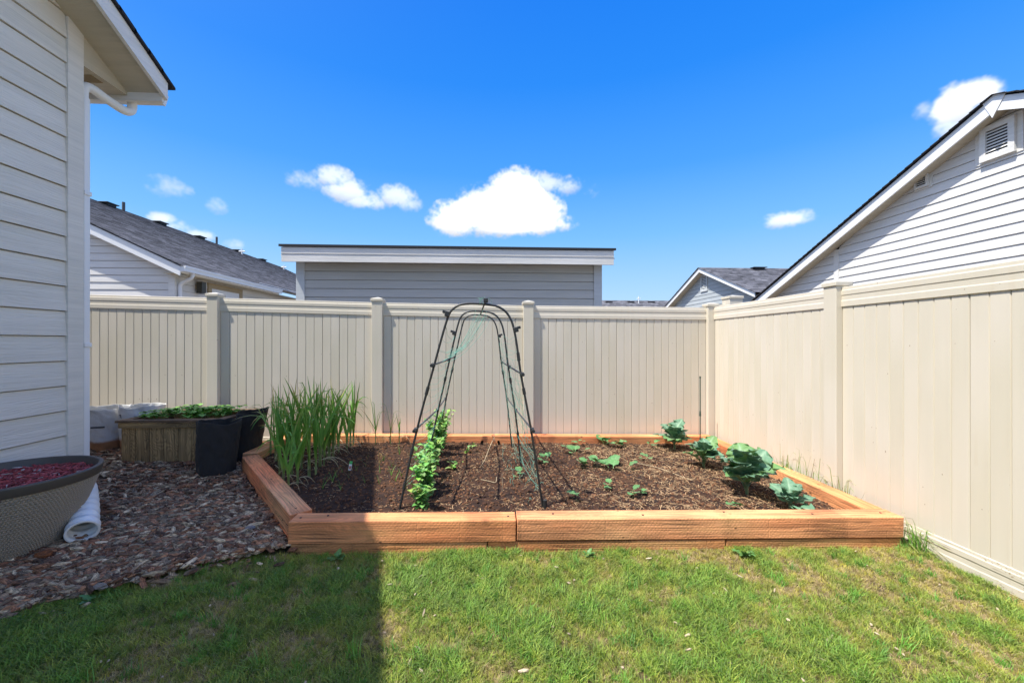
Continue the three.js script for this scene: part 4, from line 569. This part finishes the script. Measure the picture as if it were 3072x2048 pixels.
// ---------------------------------------------------------------- peas, squash seedlings, strawberries, weeds
function sprigs(seed, h, n, leafL, colA, colB, spread, wRatio = .62, up = .6) {
  const r = rng(seed), l = [];
  for (let s = 0; s < n; s++) { const a = r() * 6.28, lean = spread * r(), hh = h * (.55 + r() * .45), top = V(Math.cos(a) * lean, hh, Math.sin(a) * lean), st = []; for (let i = 0; i <= 6; i++) { const t = i / 6; st.push(V(top.x * t * t + Math.sin(t * 7 + s) * .008, hh * t - .01, top.z * t * t + Math.cos(t * 6 + s) * .008)); } l.push(ribbon(st, () => .004, 1, .5, () => [.16, .30, .08]));
    const m = Math.round(hh / .022); for (let i = 0; i < m; i++) { const t = .12 + .88 * i / m, p = st[Math.min(6, Math.floor(t * 6))].clone().lerp(st[Math.min(6, Math.floor(t * 6) + 1)], t * 6 - Math.floor(t * 6)), k = .75 + r() * .5, c = colA.map((v, j) => lerp(v, colB[j], r()) * k), L = leafL * (.7 + r() * .6); const g = leafSheet(L, L * wRatio, { droop: .5, up: .5, cup: .25, wave: .03, wf: 8, ph: r() * 6, stem: .12, sh: .6, pw: .75, nu: 5, nv: 4, col: c, vein: c.map((v) => v * 1.5) }); g.rotateZ(r() * 1.1 * up + .1); g.rotateY(r() * 6.28); g.translate(p.x, p.y, p.z); l.push(g); } }
  return joinC(l);
}
{
  const pea = (label, x, d, h, n, seed) => { const m = mesh('pea_plant', sprigs(seed, h, n, .052, [.13, .31, .05], [.26, .48, .10], .15, .72, .8), M.leaf); m.position.copy(P(x, soilH(x, d) - .004, d)); tag(m, label, 'pea plant', 'pea row under the trellis'); };
  pea('pea plant at the front end of the row by the timber', -.50, 3.05, .20, 15, 901); pea('second pea plant from the front of the row', -.50, 3.25, .30, 19, 902); pea('pea plant in the middle front of the row beside trellis leg', -.53, 3.48, .32, 22, 903); pea('pea plant in the middle of the row', -.55, 3.78, .33, 22, 904); pea('pea plant fourth along beside the middle trellis arch', -.56, 4.1, .36, 22, 905); pea('pea plant second from the back of the row', -.56, 4.42, .44, 24, 906); pea('tallest pea plant climbing the back trellis arch', -.55, 4.72, .46, 26, 907);
  pea('small separate pea seedling to the right of the row', -.36, 3.98, .13, 3, 908); pea('tiny pea seedling near the thin trellis shadow', -.27, 4.55, .15, 2, 909);
  const sq = (label, x, d, w, n, seed) => { const t = thing('squash_seedling', label, 'seedling', 'squash seedlings'), r = rng(seed); for (let i = 0; i < n; i++) { const a = r() * 6.28, q = Math.sqrt(r()) * w * .5, L = (.035 + r() * .05) * (w > .18 ? 1.25 : .85), k = .8 + r() * .5, g = leafSheet(L * 1.5, L * 1.15, { droop: .35, up: .6, cup: .12, wave: .04, wf: 12, ph: r() * 6, stem: .30, sh: .45, pw: .8, lobes: 9, nu: 10, nv: 8, col: [.10 * k, .26 * k, .075 * k], vein: [.2, .38, .14] }); const m = mesh('leaf', g, M.leaf, t); m.rotation.set(0, r() * 6.28, .25 + r() * .5, 'YXZ'); m.position.set(Math.cos(a) * q, .012 + r() * .03, Math.sin(a) * q * .6); } t.position.copy(P(x, soilH(x, d), d)); };
  sq('leafy squash seedling cluster near back timber between trellis and broccoli', 1.46, 4.86, .26, 9, 921); sq('pair of round squash leaves left of the back seedling cluster', .98, 4.50, .20, 5, 922); sq('widest squash seedling cluster in the middle of open soil', 1.16, 4.00, .44, 15, 923); sq('small seedling right of the widest squash cluster', 1.63, 4.2, .10, 4, 924); sq('small seedling near back timber left of the far broccoli', 1.92, 4.78, .12, 4, 925); sq('tiny seedling by the back timber right of trellis', 1.07, 4.9, .07, 3, 926); sq('small seedling just right of the trellis leg shadow', .60, 4.15, .12, 4, 927); sq('tiny bright seedling in front of the widest squash cluster', 1.02, 3.41, .05, 3, 928); sq('upright bright seedling left of the largest broccoli', 1.20, 3.30, .09, 5, 929); sq('lone bright seedling right of the trellis foot', .68, 3.2, .06, 3, 930); sq('small pale seedling inside the right trellis leg', .28, 3.75, .08, 4, 931); sq('tiny seedling beside the smallest broccoli near front timber', 1.86, 2.96, .04, 3, 932);
  // strawberries in the planter
  const rs = rng(95), berry = (seed, n, R, h) => { const r = rng(seed), l = []; for (let i = 0; i < n; i++) { const a = r() * 6.28, q = Math.sqrt(r()) * R, y = h * (.45 + r() * .75), b = V(Math.cos(a) * q, y, Math.sin(a) * q * .8); l.push(ribbon([V(b.x * .2, -.06, b.z * .2), V(b.x * .6, y * .6, b.z * .6), b], () => .004, 0, .5, () => [.2, .36, .1])); const yaw = r() * 6.28, k = .75 + r() * .55; for (const o of [-1, 0, 1]) { const L = .052 + r() * .02, g = leafSheet(L, L * .86, { droop: .45, up: .55, cup: .3, wave: .03, wf: 16, ph: r() * 6, stem: .06, sh: .5, pw: .72, nu: 7, nv: 6, col: [.17 * k, .40 * k, .045 * k], vein: [.25, .5, .1] }); g.rotateZ(.15 + r() * .35); g.rotateY(yaw + o * 1.25); g.translate(b.x, b.y, b.z); l.push(g); } } return joinC(l); };
  [['strawberry plant at left front of the wooden planter', -3.42, 4.42], ['strawberry plant left of centre in the wooden planter', -3.22, 4.55], ['strawberry plant in the middle of the wooden planter', -3.05, 4.42], ['strawberry plant right of centre in the wooden planter', -2.98, 4.68], ['strawberry plant at right end of the wooden planter', -2.83, 4.60], ['strawberry plant at the back of the wooden planter', -3.35, 4.72]].forEach(([lab, x, d], i) => { const m = mesh('strawberry_plant', berry(940 + i, 24, .14, .11), M.leaf); m.position.copy(P(x, .535, d)); tag(m, lab, 'strawberry plant', 'strawberries in the planter'); });
  { const m = mesh('strawberry_plant', berry(950, 3, .03, .11), M.leaf); m.position.copy(P(-3.56, .52, 4.40)); tag(m, 'single upright strawberry leaf at left corner of the planter', 'strawberry plant', 'strawberries in the planter'); }
  // grass weeds between bed and fence
  const weed = (label, x, d, n, h, seed, sp = .12) => { const r = rng(seed), l = []; for (let i = 0; i < n; i++) { const a = r() * 6.28, hh = h * (.4 + r() * .7), o = r() * .22, bx = (r() - .5) * .03, bz = (r() - .5) * sp * 2, kink = .5 + r() * .5, pts = []; for (let k = 0; k <= 7; k++) { const t = k / 7, e = Math.max(0, t - kink); pts.push(V(bx + Math.cos(a) * o * t * .25 - Math.abs(e) * .1, hh * t - e * hh * 1.1, bz + Math.sin(a) * o * t + Math.sign(Math.sin(a)) * e * .18)); } const dry = r() < .3; l.push(ribbon(pts, (t) => .0075 * (1 - t * .75), r(), .3, dry ? () => [.36, .33, .14] : green(r, .4))); } const m = mesh('weed_tuft', joinC(l), M.leaf); m.position.copy(P(x, tilt(x) - .02, d)); tag(m, label, 'weed', 'weeds along the right fence'); };
  weed('thin grass weeds between right timber and fence left of post', 2.838, 3.62, 60, .46, 961, .24); weed('grass weed tuft at the foot of the right fence post', 2.835, 3.16, 46, .40, 962, .09); weed('long limp grass at the front right corner of the bed', 2.84, 2.60, 60, .26, 963, .08); weed('sparse weed blades near the front end of right timber', 2.838, 2.82, 6, .27, 964, .1);
  const mallow = (lab, x, d, n, s, seed) => { const r = rng(seed), l = []; for (let i = 0; i < n; i++) { const L = s * (.6 + r() * .6), k = .8 + r() * .4, g = leafSheet(L, L * .45, { droop: .5, up: .6, cup: .25, wave: .06, wf: 18, ph: r() * 6, stem: .15, sh: .6, pw: .9, lobes: 16, nu: 10, nv: 6, col: [.085 * k, .23 * k, .045 * k], vein: [.16, .32, .09] }); g.rotateZ(.5 + r() * .6); g.rotateY(r() * 6.28); l.push(g); } const m = mesh('broadleaf_weed', joinC(l), M.leaf); m.position.copy(P(x, lawnH(x, d), d)); tag(m, lab, 'weed', 'broadleaf weeds in the lawn'); };
  mallow('leafy weed in shaded grass against the front timber', -.93, 2.56, 16, .06, 971); mallow('leafy weed in sunlit grass below the front timber at right', 1.62, 2.52, 14, .07, 972); mallow('dandelion like weed at the bark edge of the lawn', -2.0, 2.17, 14, .06, 973); mallow('yellowish leafy weed in the shaded lawn', -1.21, 2.36, 9, .045, 974); mallow('small leafy weed in sunlit grass under the timber joint', .62, 2.56, 10, .06, 975);
}
// ---------------------------------------------------------------- small things in the bed
{
  const k = thing('garden_stake', 'thin dark green garden stake standing at the back corner of the bed', 'stake'); const b = P(2.60, .1, 4.93); mesh('shaft', rod(b, b.clone().add(V(0, .83, 0)), .007), M.stake, k); mesh('joint', rod(b.clone().add(V(0, .36, 0)), b.clone().add(V(0, .42, 0)), .013, .010), M.stake, k); mesh('cap', rod(b.clone().add(V(0, .825, 0)), b.clone().add(V(0, .85, 0)), .010), M.stake, k);
  const t = thing('plant_tag', 'small white plant tag with green top stuck in the shaded soil', 'plant tag'), s = rbox(.026, .10, .002, .0009); mesh('stick', s, M.tag, t); const c = mesh('green_band', rbox(.0262, .028, .0032, .001), M.tagGreen, t); c.position.y = .036; const q = mesh('print', rbox(.02, .03, .003, .001), M.tagPrint, t); q.position.y = -.008; t.position.copy(P(-1.32, soilH(-1.32, 3.95) + .035, 3.95)); t.rotation.set(-.25, .15, -.1);
  [['black drip line end sticking out of the soil left of centre', -.10, 4.94, .5], ['black drip line end sticking out of the soil right of the other', .11, 4.95, -.4]].forEach(([lab, x, d, a]) => { const m = mesh('drip_line_end', tube([V(0, -.03, 0), V(0, .01, .005), V(Math.sin(a) * .02, .035, .03)], .016, 10, 12), M.tube); m.position.copy(P(x, soilH(x, d), d)); tag(m, lab, 'drip line', 'drip line ends'); });
  const twig = (lab, pts, w, seed) => { const m = mesh('dry_twig', tube(pts.map(([x, y, d]) => P(x, soilH(x, d) + y, d)), w, 16, 5), std(lin(.42, .33, .21), .9)); tag(m, lab, 'twig', 'dry twigs on the soil'); };
  twig('pale dry stem leaning in the soil between the trellis legs', [[.05, .10, 4.88], [.0, .05, 4.6], [-.05, .015, 4.25], [-.09, .005, 4.05]], .0035); twig('bent dry straw stem below the leaning one', [[-.08, .006, 3.66], [.0, .012, 3.6], [.05, .01, 3.56], [.06, .03, 3.66]], .003); twig('long thin dry stem on open soil right of the squash', [[1.52, .006, 4.15], [1.66, .014, 3.95], [1.78, .008, 3.72], [1.82, .006, 3.6]], .003); twig('thin upright dry stalk near the front right trellis', [[.10, .0, 3.35], [.102, .07, 3.35], [.10, .15, 3.36]], .002);
}

// ---------------------------------------------------------------- loose stuff: soil crumbs, straw, bark, grass
function scatter(name, label, category, geo, mat, list) {             // list of {p, r, s, c}
  const im = new THREE.InstancedMesh(geo, mat, list.length), o = new THREE.Object3D(), c = new THREE.Color();
  list.forEach((e, i) => { o.position.copy(e.p); o.rotation.set(e.r[0], e.r[1], e.r[2], 'YXZ'); o.scale.set(e.s[0], e.s[1], e.s[2]); o.updateMatrix(); im.setMatrixAt(i, o.matrix); c.setRGB(e.c[0], e.c[1], e.c[2]); im.setColorAt(i, c); });
  im.name = numbered(name); im.userData = { kind: 'stuff', label, category }; scene.add(im); return im;
}
function lump(seed, detail = 1, flat = 1) { const g = mergeVertices((() => { const b = new THREE.IcosahedronGeometry(1, detail); b.deleteAttribute('uv'); b.deleteAttribute('normal'); return b; })()); const q = g.attributes.position; for (let i = 0; i < q.count; i++) { const k = .72 + hash(i, seed, 3) * .5; q.setXYZ(i, q.getX(i) * k, q.getY(i) * k * flat, q.getZ(i) * k); } const n = g.toNonIndexed(); n.computeVertexNormals(); return boxUV(n); }
{
  const r = rng(111), l = [];
  while (l.length < 17000) { const x = -2.4 + r() * 5.1, d = 2.74 + r() * 2.26; if (!inBed(x, d, .0)) continue; const s = .0025 + Math.pow(r(), 3) * .011, k = .45 + r() * 1.0; l.push({ p: P(x, soilH(x, d) + s * .25, d), r: [r() * 3, r() * 6, r() * 3], s: [s * (1 + r()), s, s], c: [.12 * k, .054 * k, .025 * k] }); }
  scatter('soil_crumbs', 'loose dark crumbs of soil in the raised bed', 'soil', lump(2, 0), M.crumb, l);
  const sl = (() => { const g = new THREE.BoxGeometry(1, .12, .14, 5, 1, 1), p = g.attributes.position; for (let i = 0; i < p.count; i++) { const x = p.getX(i); p.setY(i, p.getY(i) + (.25 - x * x) * .25); p.setZ(i, p.getZ(i) * (1 - Math.abs(x) * .9) + x * x * .3); } g.computeVertexNormals(); return boxUV(g); })();
  const st = [];
  while (st.length < 9500) { const x = -2.4 + r() * 5.1, d = 2.74 + r() * 2.26; if (!inBed(x, d, .0)) continue; const dens = clamp(.16 + .34 * sstep(-1, .4, x) + .6 * sstep(.9, 2.2, x)) * (.3 + 1.3 * sstep(.38, .66, fbm(x * 2.4 + 4, d * 2.4, 77, 3))); if (r() > dens) continue; const L = .007 + Math.pow(r(), 2.2) * (x > .9 ? .075 : .035), k = .5 + r() * .65; st.push({ p: P(x, soilH(x, d) + .003 + r() * .006, d), r: [(r() - .5) * .7, r() * 6.28, (r() - .5) * .7], s: [L, .008 + r() * .016, .012 + r() * .028], c: [.50 * k, .33 * k, .18 * k] }); }
  scatter('straw_mulch', 'scattered pale straw and wood slivers on the bed soil', 'straw', sl, M.crumb, st);
}
{
  const r = rng(121), chips = [[], [], [], []], pal = [[.165, .085, .058], [.105, .066, .05], [.24, .135, .095], [.20, .165, .130], [.30, .26, .21], [.145, .11, .088], [.24, .13, .08], [.38, .33, .27], [.17, .135, .11]];
  let n = 0; while (n < 26000) { const near = r() < .55, x = near ? -3.4 + r() * 2.2 : -5.4 + r() * 4.2, d = near ? 1.2 + r() * 2.2 : 1.2 + r() * 3.9; if (!inMulch(x, d) && !(r() < .035 && d > lawnEdge(x) - .38 * r() && d < lawnEdge(x) && x < -1.2 && x > -3.3)) continue; n++; const onGrass = d < lawnEdge(x) - .04; const L = .012 + Math.pow(r(), 1.5) * .046 + (r() < .03 ? .022 : 0), w = Math.min(L * (.15 + r() * .30), .017), a = (r() < .6 ? (r() - .5) * 1.5 : r() * 6.28), c = pal[Math.floor(Math.pow(r(), 1.05) * pal.length)], k = .5 + r() * 1.15; chips[n % 4].push({ p: P(x, (onGrass ? lawnH(x, d) + .012 : mulchH(x, d)) + (r() - .45) * .03, d), r: [(r() - .5) * 1.0, a, (r() - .5) * .8], s: [L, L * (.16 + r() * .2), w], c: [c[0] * k * 2.35, c[1] * k * 2.2, c[2] * k * 1.8] }); }
  for (let i = 0; i < 9000; i++) { const x = -3.4 + r() * 2.2, d = 1.2 + r() * 3.4; if (!inMulch(x, d)) continue; const thin = i % 3 === 0, L = thin ? .025 + r() * .035 : .003 + r() * .007, c = pal[Math.floor(r() * pal.length)], k = 1.2 + r() * 1.5; chips[i % 4].push({ p: P(x, mulchH(x, d) + .006 + r() * .012, d), r: [(r() - .5) * .5, r() * 6.28, (r() - .5) * .5], s: thin ? [L, .003 + r() * .003, .003 + r() * .004] : [L, L * .6, L * (.5 + r() * .5)], c: [c[0] * k, c[1] * k * .92, c[2] * k * .8] }); }
  const cg = (seed) => {                                              // a flat splintered shard: six-sided outline, uneven top, split ends
    const q = rng(seed), n = 7, ring = (y, k) => Array.from({ length: n }, (_, i) => { const a = i / n * 6.2832 + (q() - .5) * .5, c = Math.cos(a), s = Math.sin(a); return V(Math.sign(c) * Math.pow(Math.abs(c), .6) * (k * (.8 + q() * .3)), y * (.6 + q() * .8), Math.sign(s) * Math.pow(Math.abs(s), .8) * k * (.75 + q() * .4)); }), A = ring(-.5, .9), B = ring(.12, 1), C = ring(.62, .62), o = [], T = (...v) => v.forEach((p) => o.push(p.x, p.y, p.z)), c0 = V(.1, -.55, 0), c1 = V((q() - .5) * .5, .68 + q() * .3, (q() - .5) * .3);
    for (let i = 0; i < n; i++) { const j = (i + 1) % n; T(c0, A[i], A[j]); T(A[i], B[i], B[j]); T(A[i], B[j], A[j]); T(B[i], C[i], C[j]); T(B[i], C[j], B[j]); T(C[i], c1, C[j]); }
    const g = tris(o); { const p = g.attributes.position, uv = new Float32Array(p.count * 2); for (let i = 0; i < p.count; i++) { uv[i * 2] = p.getX(i) * .5 + seed * .3; uv[i * 2 + 1] = p.getZ(i) * .22 + p.getY(i) * .1; } g.setAttribute('uv', new THREE.BufferAttribute(uv, 2)); } return g;
  };
  chips.forEach((l, i) => scatter('bark_mulch', ['brown bark chips covering the ground beside the house', 'reddish bark chips among the ground cover beside the house', 'grey weathered bark chips among the ground cover', 'dark bark chips among the ground cover'][i], 'bark mulch', cg(20 + i), M.chip, l));
  const big = (lab, x, d, L, w, h, yaw, c, seed) => { const g = lump(seed, 2, 1); const p = g.attributes.position; for (let i = 0; i < p.count; i++) p.setXYZ(i, Math.sign(p.getX(i)) * Math.pow(Math.abs(p.getX(i)), .7) * L, p.getY(i) * h, p.getZ(i) * w); g.computeVertexNormals(); const m = mesh('bark_chunk', toCreasedNormals(g, .6), std(lin(...c), .9, { map: barkC })); m.position.copy(P(x, mulchH(x, d) + h * .75, d)); m.rotation.y = yaw; tag(m, lab, 'bark chunk', 'large bark chunks'); };
  big('orange chunk of bark against the foot of the woven pot', -2.60, 2.53, .042, .032, .026, .3, [.42, .15, .05], 31); big('pale grey split stick of wood lying on the bark', -2.05, 2.55, .062, .014, .012, 1.15, [.36, .32, .26], 32); big('second pale grey stick beside the split one', -2.015, 2.56, .055, .013, .011, 1.05, [.33, .29, .23], 33); big('large pale wood chip at the lawn edge', -2.05, 2.24, .075, .022, .012, -.25, [.46, .41, .34], 34); big('whitish stone like bark chunk near the bed corner', -1.62, 2.86, .034, .03, .018, .6, [.42, .40, .40], 35); big('broad red brown bark flake below the split stick', -2.15, 2.40, .035, .026, .012, .2, [.27, .12, .07], 36);
}
{
  // one tuft of seven bent blades; the lawn is many of them
  const tuft = (seed, n, hh) => { const r = rng(seed), l = []; for (let i = 0; i < n; i++) { const a = r() * 6.28, o = .25 + r() * .6, h = hh * (.55 + r() * .6), bx = (r() - .5) * .026, bz = (r() - .5) * .026, pts = []; for (let k = 0; k <= 3; k++) { const t = k / 3; pts.push(V(bx + Math.cos(a) * o * h * t * t, h * t * (1 - .25 * o * t), bz + Math.sin(a) * o * h * t * t)); } const g = ribbon(pts, (t) => .0031 * (1 - t * .8), 0, .3); g.deleteAttribute('color'); l.push(g); } return mergeGeometries(l, false); };
  const r = rng(131), L = [[], []], dead = [];
  const onLawn = (x, d) => x > -4.2 && x < 2.86 && d < 2.615 && (x < -1.3 ? d < lawnEdge(x) + .015 : true) && (x > -3.25 || d < lawnEdge(x));
  let n = 0; while (n < 78000) {
    const d = -.6 + 3.25 * Math.pow(r(), .62), x = -4.2 + r() * 7.06; if (!onLawn(x, d)) continue; n++;
    const big = fbm(x * 1.5 + 3, d * 1.5 + 8, 301, 3), med = fbm(x * 6 + 3, d * 6 + 8, 302, 4), v = big * .42 + med * .58, dry = sstep(.53, .65, v), edge = Math.max(sstep(.09, 0, 2.63 - d) * (x > -1.3 ? 1 : 0), sstep(.1, 0, lawnEdge(x) - d) * (x < -1.2 ? 1 : 0)); if (r() < dry * .5 * (1 - edge)) continue;
    const lush = sstep(.50, .36, v), s = (.66 + r() * .5 + lush * .42) * (1 - dry * .25) + edge * .1, k = .5 + Math.pow(r(), 1.2) * .95, y = clamp(.38 + dry * .5 + (r() - .5) * .62 - lush * .28); const c = [lerp(.15, .50, y) * k, lerp(.30, .44, y) * k, lerp(.022, .065, y) * k];
    L[n % 2].push({ p: P(x, lawnH(x, d) - .004, d), r: [(r() - .5) * .3, r() * 6.28, (r() - .5) * .3], s: [s * 1.05, s, s * 1.05], c });
  }
  while (dead.length < 20000) { const d = -.3 + 2.95 * Math.pow(r(), .6), x = -4.2 + r() * 7.06; if (!onLawn(x, d)) continue; const v = fbm(x * 1.5 + 3, d * 1.5 + 8, 301, 3) * .42 + fbm(x * 6 + 3, d * 6 + 8, 302, 4) * .58; if (r() > .2 + .8 * sstep(.46, .6, v)) continue; const k = .6 + r() * .6, s = .5 + r() * .4; dead.push({ p: P(x, lawnH(x, d) - .002, d), r: [(r() - .5) * 1.4, r() * 6.28, (r() - .5) * 1.4], s: [s, s, s], c: [.58 * k, .45 * k, .23 * k] }); }
  for (let i = 0; i < 650; i++) { const d = .2 + 2.4 * Math.pow(r(), .7), x = -3 + r() * 5.8; if (!onLawn(x, d)) continue; const k = .7 + r() * .5, s = 1.1 + r() * .7; for (let q = 0; q < 3; q++) L[q % 2].push({ p: P(x + (r() - .5) * .03, lawnH(x, d) - .004, d + (r() - .5) * .03), r: [(r() - .5) * .3, r() * 6.28, (r() - .5) * .3], s: [s, s * (.8 + r() * .4), s], c: [.13 * k, .33 * k, .03 * k] }); }
  const litter = []; for (let i = 0; i < 130; i++) { const d = .4 + 2.2 * Math.pow(r(), .7), x = -3 + r() * 5.8; if (!onLawn(x, d)) continue; const k = .6 + r() * .7, q = .005 + r() * r() * .026; litter.push({ p: P(x, lawnH(x, d) + .016 + r() * .008, d), r: [(r() - .5) * .9, r() * 6.28, (r() - .5) * .9], s: [q, .002 + r() * .003, .003 + r() * .005], c: [.40 * k, .32 * k, .22 * k] }); }
  scatter('lawn_litter', 'small pale twigs and clippings lying on the lawn', 'litter', lump(7, 1), M.crumb, litter);
  scatter('lawn_grass', 'short green lawn grass with thin dry patches', 'grass', tuft(1, 11, .032), M.grass, L[0]);
  scatter('lawn_grass', 'yellow green blades mixed through the lawn', 'grass', tuft(2, 10, .036), M.grass, L[1]);
  scatter('dry_thatch', 'dry straw coloured blades lying in the lawn', 'grass', tuft(3, 8, .034), M.grass, dead);
}

scene.traverse((o) => { if (o.isMesh) { o.castShadow = true; o.receiveShadow = true; } });
renderer.render(scene, camera);
